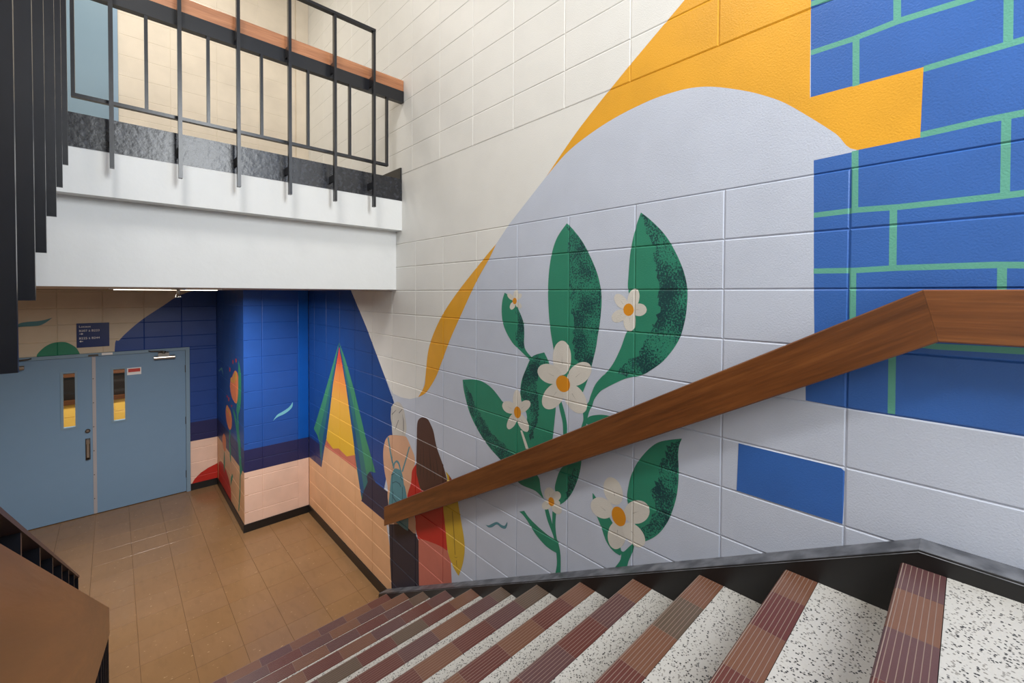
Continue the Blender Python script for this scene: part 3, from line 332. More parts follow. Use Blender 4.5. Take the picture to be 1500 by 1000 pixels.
 (('painted_person.001', 'hair'), 'brownhair', 1, [(2.976, 1.788), (3.034, 1.755), (3.054, 1.704), (3.059, 1.593), (3.067, 1.387), (3.064, 1.309), (3.046, 1.276), (3.026, 1.235), (2.989, 1.193), (2.794, 1.26), (2.639, 1.367), (2.633, 1.408), (2.677, 1.488), (2.768, 1.608), (2.808, 1.708), (2.849, 1.758), (2.898, 1.792)]),
 (('painted_person.001', 'hair'), 'hairdark', 0, [(2.961, 1.587), (2.957, 1.588), (2.943, 1.408), (2.96, 1.287)]),
 (('painted_person.001', 'hair'), 'hairdark', 0, [(2.876, 1.579), (2.872, 1.58), (2.841, 1.438), (2.848, 1.316)]),
 (('painted_person.001', 'hair'), 'hairdark', 0, [(3.004, 1.514), (3, 1.515), (2.997, 1.345), (3.011, 1.279)]),
 (('painted_person.001', 'hair'), 'hairdark', 0, [(2.781, 1.53), (2.777, 1.531), (2.741, 1.432), (2.748, 1.364)]),
 (('painted_person.001', 'hair'), 'hairdark', 0, [(2.821, 1.474), (2.817, 1.476), (2.787, 1.395), (2.791, 1.32)]),
 (('painted_person.001', 'hair'), 'hairdark', 0, [(2.911, 1.494), (2.907, 1.495), (2.897, 1.376), (2.904, 1.268)]),
 (('painted_person.001', 'yellow_bag'), 'mustard', 1, [(2.645, 1.453), (2.608, 1.441), (2.587, 1.398), (2.633, 1.369), (2.624, 1.411)]),
 (('painted_person.001', 'sleeve'), 'rust', 0, [(2.608, 1.444), (2.559, 1.418), (2.553, 1.391), (2.589, 1.38)]),
]
MURAL_PF = [
 (None, 'cobalt', 0, [(-0.75, 0.955), (-0.75, 2.9), (0.05, 2.9), (0.05, 0.955)]),
 (None, 'navy', 0, [(-0.75, 0.695), (-0.75, 0.955), (0.05, 0.955), (0.05, 0.695)]),
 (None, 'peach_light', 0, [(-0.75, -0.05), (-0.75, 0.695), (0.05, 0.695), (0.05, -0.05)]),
 (None, 'azure', 0, [(-0.126, 0.955), (-0.126, 2.9), (0.05, 2.9), (0.05, 0.955)]),
 (('painted_wave', None), 'sky', 1, [(-0.41, 1.242), (-0.362, 1.305), (-0.296, 1.336), (-0.229, 1.377), (-0.189, 1.431), (-0.196, 1.371), (-0.241, 1.326), (-0.296, 1.297), (-0.362, 1.276)]),
]
MURAL_PS = [
 (None, 'deep_blue', 0, [(5.6, 0.955), (5.6, 2.9), (7.5, 2.9), (7.5, 0.955)]),
 (None, 'navy', 0, [(5.6, 0.695), (5.6, 0.955), (7.5, 0.955), (7.5, 0.695)]),
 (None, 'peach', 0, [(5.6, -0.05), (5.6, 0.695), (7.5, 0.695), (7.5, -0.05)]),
 (('painted_hill', None), 'red', 1, [(7.338, 0.341), (7.148, 0.405), (6.905, 0.408), (6.642, 0.342), (6.48, 0.237), (6.457, 0.103), (6.507, 0.071), (7.35, 0.069)]),
 (('painted_tulip_leaf', None), 'leaf', 1, [(5.963, 1.972), (5.846, 1.856), (5.815, 1.703), (5.858, 1.446), (6.023, 1.275), (6.104, 1.328), (6.013, 1.578), (5.98, 1.791)]),
 (('painted_tulip_leaf.001', None), 'leaf', 1, [(6.334, 1.324), (6.134, 1.263), (6.055, 1.128), (5.861, 0.982), (5.893, 0.908), (6.044, 0.974), (6.104, 1.093)]),
 (('painted_stem', None), 'leaf', 0, [(6.072, 1.452), (5.985, 1.283), (5.958, 1.128), (5.89, 1.013), (5.838, 0.767), (5.782, 0.694), (5.885, 0.597), (5.911, 0.352), (5.978, 0.143), (6.021, 0.126), (5.952, 0.391), (5.921, 0.612), (5.986, 0.856), (6.056, 1.116), (6.062, 1.267)]),
 (('painted_stem.001', None), 'leaf', 0, [(6.54, 1.014), (6.477, 1.023), (6.501, 0.857), (6.448, 0.757), (6.454, 0.586), (6.509, 0.612), (6.574, 0.809)]),
 (('painted_tulip_leaf.002', None), 'leaf', 1, [(6.389, 0.472), (6.335, 0.454), (6.428, 0.34), (6.5, 0.273), (6.461, 0.386)]),
 (('painted_stem.002', None), 'leaf', 0, [(6.912, 0.631), (6.861, 0.541), (6.866, 0.42), (6.925, 0.297), (6.967, 0.435)]),
 (('painted_tulip', None), 'tulip', 1, [(6.155, 1.82), (6.26, 1.77), (6.35, 1.715), (6.441, 1.689), (6.482, 1.572), (6.418, 1.484), (6.272, 1.426), (6.09, 1.427), (6.016, 1.509), (5.985, 1.629), (5.98, 1.768), (6.033, 1.807)]),
 (('painted_tulip', 'stamen'), 'mustard', 1, [(6.429, 1.685), (6.368, 1.706), (6.323, 1.646), (6.383, 1.637)]),
 (('painted_tulip', 'stamen'), 'mustard', 1, [(6.278, 1.761), (6.214, 1.758), (6.195, 1.654), (6.264, 1.655)]),
 (('painted_tulip', 'stamen'), 'mustard', 1, [(6.155, 1.814), (6.088, 1.805), (6.092, 1.705), (6.159, 1.707)]),
 (('painted_tulip.001', None), 'tulip', 1, [(6.709, 1.287), (6.792, 1.187), (6.749, 1.094), (6.622, 1.008), (6.496, 1.006), (6.39, 1.074), (6.369, 1.176), (6.457, 1.256), (6.58, 1.281)]),
 (('painted_tulip.001', 'stamen'), 'mustard', 1, [(6.723, 1.272), (6.671, 1.269), (6.622, 1.197), (6.686, 1.19)]),
 (('painted_tulip.001', 'stamen'), 'mustard', 1, [(6.506, 1.258), (6.469, 1.253), (6.472, 1.179), (6.521, 1.181)]),
 (('painted_tulip.002', None), 'tulip', 1, [(6.951, 0.846), (7.051, 0.761), (7.014, 0.679), (6.897, 0.62), (6.802, 0.661), (6.775, 0.771), (6.826, 0.847)]),
 (('painted_tulip', 'spark'), 'red', 1, [(6.313, 1.931), (6.243, 1.933), (6.268, 1.882), (6.314, 1.888)]),
 (('painted_tulip', 'spark'), 'red', 1, [(6.128, 1.97), (6.061, 1.968), (6.085, 1.922), (6.129, 1.929)]),
 (('painted_tulip', 'spark'), 'red', 1, [(6.511, 1.815), (6.437, 1.812), (6.463, 1.76), (6.513, 1.768)]),
 (('painted_tulip', 'spark'), 'red', 1, [(6.704, 1.422), (6.639, 1.42), (6.666, 1.39), (6.705, 1.39)]),
 (('painted_tulip', 'spark'), 'red', 1, [(6.601, 1.415), (6.525, 1.416), (6.552, 1.361), (6.603, 1.364)]),
 (('painted_tulip', 'spark'), 'red', 1, [(6.423, 1.343), (6.345, 1.354), (6.394, 1.312)]),
 (('painted_wave', None), 'teal', 1, [(7.292, 1.666), (7.141, 1.72), (7.033, 1.741), (6.951, 1.68), (6.932, 1.63), (6.999, 1.686), (7.106, 1.698), (7.218, 1.663)]),
]
MURAL_BACK = [
 (None, 'tan', 0, [(-4.2, -0.05), (-4.2, 2.9), (-0.5, 2.9), (-0.5, -0.05)]),
 (None, 'mural_blue', 1, [(-0.6, 2.9), (-0.808, 2.9), (-0.828, 2.82), (-0.928, 2.817), (-1.043, 2.778), (-1.171, 2.712), (-1.303, 2.602), (-1.507, 2.434), (-1.649, 2.289), (-1.748, 2.163), (-1.794, 2.044), (-1.794, 0.955), (-0.6, 0.955)]),
 (None, 'navy', 0, [(-1.2, 0.69), (-1.2, 0.955), (-0.6, 0.955), (-0.6, 0.69)]),
 (None, 'peach_light', 0, [(-1.2, -0.05), (-1.2, 0.69), (-0.6, 0.69), (-0.6, -0.05)]),
 (('painted_hill', None), 'red', 0, [(-1.023, 0.076), (-0.983, 0.151), (-0.912, 0.219), (-0.826, 0.265), (-0.738, 0.295), (-0.678, 0.318), (-0.68, -0.1), (-1.023, 0.007)]),
 (('painted_hill.001', None), 'leaf', 1, [(-2.46, 2.037), (-2.433, 2.085), (-2.387, 2.137), (-2.333, 2.169), (-2.278, 2.177), (-2.223, 2.17), (-2.175, 2.137), (-2.135, 2.093), (-2.107, 2.021), (-2.103, 1.974), (-2.461, 1.986)]),
 (('painted_wave', None), 'teal', 1, [(-2.629, 2.364), (-2.592, 2.411), (-2.549, 2.426), (-2.49, 2.432), (-2.445, 2.435), (-2.392, 2.447), (-2.33, 2.471), (-2.369, 2.429), (-2.407, 2.397), (-2.445, 2.38), (-2.52, 2.376), (-2.578, 2.374)]),
]
# ------------------------------------------------------------------ materials
def lin(c):
    c = c / 255.0
    return c / 12.92 if c <= 0.04045 else ((c + 0.055) / 1.055) ** 2.4
def rgb(c):
    return (lin(c[0]), lin(c[1]), lin(c[2]), 1.0)
MATS = {}
class NT:
    def __init__(self, name):
        m = bpy.data.materials.new(name); m.use_nodes = True
        self.m = m; self.t = m.node_tree; self.n = self.t.nodes
        self.b = self.n['Principled BSDF']; MATS[name] = m
        self.pos = self.n.new('ShaderNodeNewGeometry').outputs['Position']
    def link(self, a, b): self.t.links.new(a, b)
    def noise(self, scale, detail=3.0, vec=None, rough=0.5):
        x = self.n.new('ShaderNodeTexNoise'); x.inputs['Scale'].default_value = scale
        x.inputs['Detail'].default_value = detail; x.inputs['Roughness'].default_value = rough
        self.link(vec if vec is not None else self.pos, x.inputs['Vector']); return x.outputs['Fac']
    def ramp(self, fac, stops):
        x = self.n.new('ShaderNodeValToRGB'); e = x.color_ramp.elements
        while len(e) < len(stops): e.new(0.5)
        for k, (p, c) in enumerate(stops): e[k].position = p; e[k].color = c
        self.link(fac, x.inputs[0]); return x.outputs[0]
    def mix(self, fac, a, b):
        x = self.n.new('ShaderNodeMix'); x.data_type = 'RGBA'
        for s, v in ((0, fac), (6, a), (7, b)):
            if isinstance(v, (tuple, float, int)): x.inputs[s].default_value = v
            else: self.link(v, x.inputs[s])
        return x.outputs[2]
    def scaled(self, sx, sy, sz):
        x = self.n.new('ShaderNodeMapping'); x.inputs['Scale'].default_value = (sx, sy, sz)
        self.link(self.pos, x.inputs['Vector']); return x.outputs[0]
    def bump(self, h, dist, strength=1.0):
        x = self.n.new('ShaderNodeBump'); x.inputs['Distance'].default_value = dist; x.inputs['Strength'].default_value = strength
        self.link(h, x.inputs['Height']); self.link(x.outputs[0], self.b.inputs['Normal'])
    def color(self, c):
        if isinstance(c, tuple): self.b.inputs['Base Color'].default_value = c
        else: self.link(c, self.b.inputs['Base Color'])
    def rough(self, r): 
        if isinstance(r, float): self.b.inputs['Roughness'].default_value = r
        else: self.link(r, self.b.inputs['Roughness'])
def dim(c, f): return (c[0] * f, c[1] * f, c[2] * f, 1)
def paint(name, c, rough=0.5, grain=0.0012, scale=170.0, blotch=0.10):
    x = NT(name); c = rgb(c)
    x.color(x.mix(x.ramp(x.noise(5.0, 4.0), [(0.35, (0, 0, 0, 1)), (0.7, (1, 1, 1, 1))]), c, dim(c, 1 - blotch)))
    x.rough(rough)
    x.bump(x.noise(scale, 2.0), grain, 0.7)
    return x
paint('white', (232, 232, 229), 0.45, blotch=0.035)
paint('lavender', (200, 208, 225), 0.45, blotch=0.05)
paint('orange', (236, 170, 38), 0.45)
paint('brick_blue', (54, 105, 184), 0.40)
paint('mint', (98, 172, 152), 0.5)
paint('deep_blue', (22, 68, 142), 0.40)
paint('mural_blue', (38, 74, 152), 0.40)
paint('cobalt', (38, 88, 176), 0.38)
paint('azure', (6, 92, 190), 0.38)
paint('navy', (42, 46, 96), 0.42)
paint('dusk', (48, 46, 70), 0.45)
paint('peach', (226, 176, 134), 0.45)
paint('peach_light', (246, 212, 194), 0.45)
paint('tan', (212, 200, 180), 0.5)
paint('cream', (226, 214, 196), 0.5, 0.0006)
paint('leaf', (44, 136, 108), 0.5)
paint('petal', (224, 220, 212), 0.5)
paint('petal_b', (218, 214, 206), 0.5)
paint('crease', (176, 172, 166), 0.5)
paint('flower_orange', (226, 148, 26), 0.5)
paint('teal', (86, 142, 156), 0.5)
paint('teal_line', (44, 88, 104), 0.5)
paint('sky', (128, 206, 226), 0.5)
paint('red', (196, 44, 34), 0.5)
paint('rust', (150, 74, 36), 0.5)
paint('rose', (204, 116, 100), 0.5)
paint('shirt', (218, 172, 142), 0.5)
paint('trouser', (40, 38, 54), 0.5)
paint('greyhair', (204, 202, 198), 0.5)
paint('hairline', (120, 120, 122), 0.5)
paint('brownhair', (84, 54, 44), 0.5)
paint('hairdark', (62, 40, 34), 0.5)
paint('mustard', (214, 176, 52), 0.5)
paint('mustard_line', (150, 118, 36), 0.5)
paint('tent_rose', (196, 112, 92), 0.5)
paint('tulip', (232, 130, 78), 0.5)
x = paint('stipple', (44, 136, 108), 0.5)     # sponge-dabbed dark green over the leaf colour
ad = x.n.new('ShaderNodeMath'); ad.operation = 'MULTIPLY_ADD'; ad.inputs[1].default_value = 0.55
x.link(x.noise(8.0, 2.0), ad.inputs[0]); x.link(x.noise(120.0, 3.0, None, 0.7), ad.inputs[2])
dab = x.ramp(ad.outputs[0], [(0.70, (0, 0, 0, 1)), (0.80, (1, 1, 1, 1))])
x.color(x.mix(dab, rgb((44, 134, 108)), rgb((14, 62, 66))))
def zgrad(name, stops, z0, z1):
    x = paint(name, (200, 200, 200), 0.5)
    s = x.n.new('ShaderNodeSeparateXYZ'); x.link(x.pos, s.inputs[0])
    m = x.n.new('ShaderNodeMapRange'); x.link(s.outputs['Z'], m.inputs[0])
    m.inputs[1].default_value = z0; m.inputs[2].default_value = z1
    x.color(x.ramp(m.outputs[0], [(p, rgb(c)) for p, c in stops]))
    return x
zgrad('tent_glow', [(0.0, (216, 176, 44)), (0.45, (222, 170, 60)), (0.72, (224, 132, 60)), (0.86, (208, 70, 44))], 1.0, 2.25)
paint('flap', (62, 138, 104), 0.5)
paint('flap_mid', (46, 110, 116), 0.5)
paint('flap_in', (32, 82, 130), 0.5)

def solid(name, c, rough=0.5, metal=0.0, grain=0.0, scale=80.0, blotch=0.0):
    x = NT(name); c = rgb(c)
    x.color(x.mix(x.noise(9.0, 4.0), c, dim(c, 1 - blotch)) if blotch else c)
    x.rough(rough); x.b.inputs['Metallic'].default_value = metal
    if grain: x.bump(x.noise(scale, 3.0), grain, 0.7)
    return x
solid('beam_white', (232, 233, 232), 0.55, 0, 0.0012, 30, 0.05)
x = solid('black_paint', (24, 25, 31), 0.28, 0, 0.0004, 40, 0.3)
x = NT('curb_black')                          # scuffed gloss black over concrete
x.color(x.mix(x.ramp(x.noise(26.0, 6.0, None, 0.7), [(0.52, (0, 0, 0, 1)), (0.66, (1, 1, 1, 1))]), rgb((28, 29, 34)), rgb((58, 60, 68))))
x.rough(0.27); x.bump(x.noise(30.0, 4.0), 0.0014)
x = NT('cap_grey')                            # foot-worn edge of the black skirting
x.color(x.mix(x.ramp(x.noise(14.0, 5.0), [(0.4, (0, 0, 0, 1)), (0.65, (1, 1, 1, 1))]), rgb((70, 72, 78)), rgb((112, 114, 120))))
x.rough(0.45)
solid('skirting_black', (26, 25, 26), 0.38, 0, 0.0006, 40, 0.2)
x = NT('rail_brown')                          # black steel with brown worn top
x.color(x.mix(x.noise(14.0, 4.0), rgb((86, 62, 58)), rgb((52, 40, 40)))); x.rough(0.4)
def wood(name, a, b, c, axis, tilt=0.0):
    x = NT(name)
    v = x.scaled(*axis)
    mp = x.n.new('ShaderNodeMapping'); mp.inputs['Rotation'].default_value = (tilt, 0, 0)
    x.link(x.pos, mp.inputs['Vector']); x.link(mp.outputs[0], v.node.inputs['Vector'])
    g = x.noise(1.0, 5.0, v, 0.65)
    fine = x.noise(6.0, 3.0, v)
    col = x.ramp(g, [(0.25, rgb(a)), (0.5, rgb(b)), (0.78, rgb(c))])
    x.color(x.mix(x.ramp(fine, [(0.4, (0, 0, 0, 1)), (0.8, (0.55, 0.55, 0.55, 1))]), col, rgb(a)))
    x.rough(0.33); x.b.inputs['Coat Weight'].default_value = 0.25; x.b.inputs['Coat Roughness'].default_value = 0.2
    x.bump(fine, 0.0005)
wood('rail_wood', (80, 43, 16), (114, 65, 28), (140, 86, 42), (14, 1.3, 24), math.atan(0.5587))
wood('rail_wood_level', (86, 47, 20), (124, 72, 34), (148, 92, 48), (14, 1.3, 24))
wood('rail_wood_light', (140, 86, 54), (186, 126, 86), (206, 150, 110), (1.3, 14, 26))
# floor tile: mottled brown vinyl with pale scuffs
def vinyl(name, c, d):
    x = NT(name)
    base = x.mix(x.noise(3.0, 5.0), rgb(c), rgb(d))
    streak = x.ramp(x.noise(1.0, 4.0, x.scaled(20, 6, 1)), [(0.5, (0, 0, 0, 1)), (0.75, (0.45, 0.45, 0.45, 1))])
    base = x.mix(streak, base, dim(rgb(c), 0.72))
    scuff = x.ramp(x.noise(1.0, 2.0, x.scaled(30, 70, 1)), [(0.70, (0, 0, 0, 1)), (0.77, (0.75, 0.75, 0.75, 1))])
    x.color(x.mix(scuff, base, rgb((214, 184, 140))))
    x.rough(0.22); x.bump(x.noise(14.0, 3.0), 0.0010, 0.3)
vinyl('vinyl_a', (146, 112, 77), (132, 100, 67))
vinyl('vinyl_b', (149, 114, 79), (130, 100, 71))
vinyl('vinyl_c', (143, 110, 76), (136, 102, 68))
solid('vinyl_gap', (84, 56, 34), 0.6)
# terrazzo
x = NT('terrazzo')
vo = x.n.new('ShaderNodeTexVoronoi'); vo.inputs['Scale'].default_value = 185.0; x.link(x.pos, vo.inputs['Vector'])
sp = x.n.new('ShaderNodeSeparateColor'); x.link(vo.outputs['Color'], sp.inputs[0])
chip = x.ramp(sp.outputs[0], [(0.0, rgb((34, 34, 36))), (0.13, rgb((38, 38, 40))), (0.131, rgb((142, 138, 132))), (0.30, rgb((168, 162, 154))), (0.301, rgb((196, 193, 187))), (1.0, rgb((208, 206, 201)))])
chip.node.color_ramp.interpolation = 'CONSTANT'
edge = x.ramp(vo.outputs['Distance'], [(0.42, (0, 0, 0, 1)), (0.60, (1, 1, 1, 1))])
x.color(x.mix(edge, chip, rgb((194, 191, 185)))); x.rough(0.42)
for nm, c in (('tile_red', (100, 56, 50)), ('tile_brown', (118, 80, 62)), ('tile_plum', (94, 64, 64)), ('tile_taupe', (96, 80, 67))):
    solid(nm, c, 0.34, 0, 0.0004, 60, 0.14)
solid('tile_groove', (136, 110, 100), 0.7)
solid('grout', (138, 120, 110), 0.8)
solid('riser_dark', (66, 44, 38), 0.45)
solid('door_blue', (124, 156, 188), 0.38, 0, 0.0005, 30, 0.05)
solid('frame_blue', (128, 156, 180), 0.38)
solid('upper_door_blue', (122, 150, 168), 0.4, 0, 0, 30, 0.04)
solid('steel', (196, 194, 190), 0.28, 0.9)
solid('steel_strip', (180, 178, 184), 0.45, 0.2)
solid('dark_steel', (96, 92, 88), 0.35, 0.8)
solid('sign_blue', (34, 54, 112), 0.35)
solid('print_white', (240, 240, 242), 0.5)
solid('sticker_red', (196, 66, 58), 0.5)
solid('plaster', (216, 208, 194), 0.7)
solid('ceiling_tan', (200, 186, 164), 0.7)
solid('corridor_yellow', (232, 190, 96), 0.5)
solid('corridor_brown', (86, 50, 26), 0.4)
solid('corridor_dark', (30, 22, 18), 0.3)
def glow(name, c, s):
    x = NT(name); x.color(rgb(c)); x.b.inputs['Emission Color'].default_value = rgb(c); x.b.inputs['Emission Strength'].default_value = s
glow('lamp_lens', (255, 244, 222), 2.2)
x = NT('clear_glass')
tr = x.n.new('ShaderNodeBsdfTransparent'); tr.inputs[0].default_value = (0.92, 0.94, 0.93, 1)
gl = x.n.new('ShaderNodeBsdfGlossy'); gl.inputs['Roughness'].default_value = 0.04
ms = x.n.new('ShaderNodeMixShader'); ms.inputs[0].default_value = 0.07
x.link(tr.outputs[0], ms.inputs[1]); x.link(gl.outputs[0], ms.inputs[2])
x.link(ms.outputs[0], x.n['Material Output'].inputs['Surface'])

# ------------------------------------------------------------------ mesh helpers
class MB:
    def __init__(self): self.v = []; self.f = []; self.fm = []; self.mats = []
    def mi(self, m):
        if m not in self.mats: self.mats.append(m)
        return self.mats.index(m)
    def face(self, pts, m):
        k = len(self.v); self.v += [tuple(p) for p in pts]; self.f.append(tuple(range(k, k + len(pts)))); self.fm.append(self.mi(m))
    def box(self, a, b, m, bev=0.0):
        x0, y0, z0 = a; x1, y1, z1 = b
        self.prism([(x0, y0), (x1, y0), (x1, y1), (x0, y1)], z0, z1, m, bev)
    def hexa(self, p, m):   # p: 8 points, bottom ring 0-3 then top ring 4-7
        k = len(self.v); self.v += [tuple(q) for q in p]
        for q in ((3, 2, 1, 0), (4, 5, 6, 7), (0, 1, 5, 4), (1, 2, 6, 5), (2, 3, 7, 6), (3, 0, 4, 7)):
            self.f.append(tuple(k + i for i in q)); self.fm.append(self.mi(m))
    def prism(self, poly, z0, z1, m, bev=0.0):
        n = len(poly); k = len(self.v); mm = self.mi(m)
        if bev:
            cx = sum(p[0] for p in poly) / n; cy = sum(p[1] for p in poly) / n
            ins = [(p[0] + (bev if p[0] < cx else -bev), p[1] + (bev if p[1] < cy else -bev)) for p in poly]
            rings = [(poly, z0), (poly, z1 - bev), (ins, z1)]
        else: rings = [(poly, z0), (poly, z1)]
        for r, z in rings: self.v += [(p[0], p[1], z) for p in r]
        self.f.append(tuple(k + i for i in reversed(range(n)))); self.fm.append(mm)
        for r in range(len(rings) - 1):
            for i in range(n):
                j = (i + 1) % n
                self.f.append((k + r * n + i, k + r * n + j, k + (r + 1) * n + j, k + (r + 1) * n + i)); self.fm.append(mm)
        t = k + (len(rings) - 1) * n
        self.f.append(tuple(t + i for i in range(n))); self.fm.append(mm)
    def extrude(self, prof, axis, a, b, m, mf=None):
        """closed profile swept along an axis: 'x' -> profile (y,z); 'y' -> (x,z)"""
        n = len(prof); k = len(self.v)
        for t in (a, b):
            for p in prof: self.v.append((t, p[0], p[1]) if axis == 'x' else (p[0], t, p[1]))
        fl = axis == 'x'
        for i in range(n):
            j = (i + 1) % n
            q = (k + i, k + j, k + n + j, k + n + i)
            self.f.append(q if fl else q[::-1]); self.fm.append(self.mi(mf[i] if mf else m))
        c0 = tuple(k + i for i in reversed(range(n))); c1 = tuple(k + n + i for i in range(n))
        self.f += [c0, c1] if fl else [c0[::-1], c1[::-1]]; self.fm += [self.mi(m)] * 2
    def tube(self, a, b, r, m, n=12, r1=None):
        a = Vector(a); b = Vector(b); d = (b - a).normalized()
        s = d.orthogonal().normalized(); t = d.cross(s); k = len(self.v); r1 = r if r1 is None else r1
        for c, rr in ((a, r), (b, r1)):
            for i in range(n):
                g = 2 * math.pi * i / n; self.v.append(tuple(c + (s * math.cos(g) + t * math.sin(g)) * rr))
        for i in range(n):
            j = (i + 1) % n; self.f.append((k + i, k + j, k + n + j, k + n + i)); self.fm.append(self.mi(m))
        self.f += [tuple(k + i for i in reversed(range(n))), tuple(k + n + i for i in range(n))]; self.fm += [self.mi(m)] * 2
    def mesh(self, name):
        me = bpy.data.meshes.new(name); me.from_pydata(self.v, [], self.f)
        for m in self.mats: me.materials.append(MATS[m])
        me.polygons.foreach_set('material_index', self.fm); me.update(); return me
    def build(self, name, parent=None, label=None, cat=None, group=None, kind=None):
        return link(self.mesh(name), name, parent, label, cat, group, kind)
def link(data, name, parent=None, label=None, cat=None, group=None, kind=None, loc=None):
    o = bpy.data.objects.new(name, data); COL.objects.link(o)
    if parent is not None: o.parent = parent
    if loc is not None: o.location = loc
    for k, v in (('label', label), ('category', cat), ('group', group), ('kind', kind)):
        if v: o[k] = v
    return o
def part(name, parent, *boxes, **kw):
    m = MB()
    for b in boxes: m.box(*b)
    return m.build(name, parent, **kw)
def empty(name, **kw): return link(None, name, **kw)
RND = random.Random(7)

# ------------------------------------------------------------------ painted block walls
def smooth_poly(pts, on):
    if not on: return pts
    n = len(pts); cor = []
    for i in range(n):
        a, b, c = pts[i - 1], pts[i], pts[(i + 1) % n]
        t = math.atan2(c[1] - b[1], c[0] - b[0]) - math.atan2(b[1] - a[1], b[0] - a[0])
        t = abs((t + math.pi) % (2 * math.pi) - math.pi); cor.append(t > 0.95)
    out = []
    for i in range(n):
        p0, p1, p2, p3 = pts[i - 1], pts[i], pts[(i + 1) % n], pts[(i + 2) % n]
        if cor[i]: p0 = p1
        if cor[(i + 1) % n]: p3 = p2
        L = math.hypot(p2[0] - p1[0], p2[1] - p1[1])
        k = 1 if (cor[i] and cor[(i + 1) % n]) or L < 0.012 or L > 2.0 else (3 if L < 0.06 else 5)
        for s in range(k):
            t = s / k
            out.append(tuple(0.5 * (2 * p1[d] + (p2[d] - p0[d]) * t + (2 * p0[d] - 5 * p1[d] + 4 * p2[d] - p3[d]) * t * t + (3 * p1[d] - p0[d] - 3 * p2[d] + p3[d]) * t ** 3) for d in (0, 1)))
    return out
def ragged(p):
    out = []
    for i in range(len(p)):
        a, c = p[i - 1], p[i]; L = math.hypot(c[0] - a[0], c[1] - a[1]); n = max(1, int(L / 0.011))
        for s in range(n):
            t = s / n; out.append((a[0] + (c[0] - a[0]) * t + RND.uniform(-0.011, 0.011), a[1] + (c[1] - a[1]) * t + RND.uniform(-0.011, 0.011)))
    return out
class Layer:
    def __init__(self, owner, mat, sm, pts):
        self.owner = owner; self.mat = mat; self.p = smooth_poly(pts, sm)
        if mat == 'stipple': self.p = ragged(self.p)
        self.bb = (min(q[0] for q in self.p), min(q[1] for q in self.p), max(q[0] for q in self.p), max(q[1] for q in self.p))
    def inside(self, x, y):
        b = self.bb
        if x < b[0] or x > b[2] or y < b[1] or y > b[3]: return False
        c = False; p = self.p; j = len(p) - 1
        for i in range(len(p)):
            a, d = p[i], p[j]
            if (a[1] > y) != (d[1] > y) and x < (d[0] - a[0]) * (y - a[1]) / (d[1] - a[1]) + a[0]: c = not c
            j = i
        return c
def clip_seg(a, b, r):
    t0, t1 = 0.0, 1.0; dx, dy = b[0] - a[0], b[1] - a[1]
    for p, q in ((-dx, a[0] - r[0]), (dx, r[2] - a[0]), (-dy, a[1] - r[1]), (dy, r[3] - a[1])):
        if p == 0:
            if q < 0: return None
        else:
            t = q / p
            if p < 0: t0 = max(t0, t)
            else: t1 = min(t1, t)
            if t0 > t1: return None
    return ((a[0] + dx * t0, a[1] + dy * t0), (a[0] + dx * t1, a[1] + dy * t1))
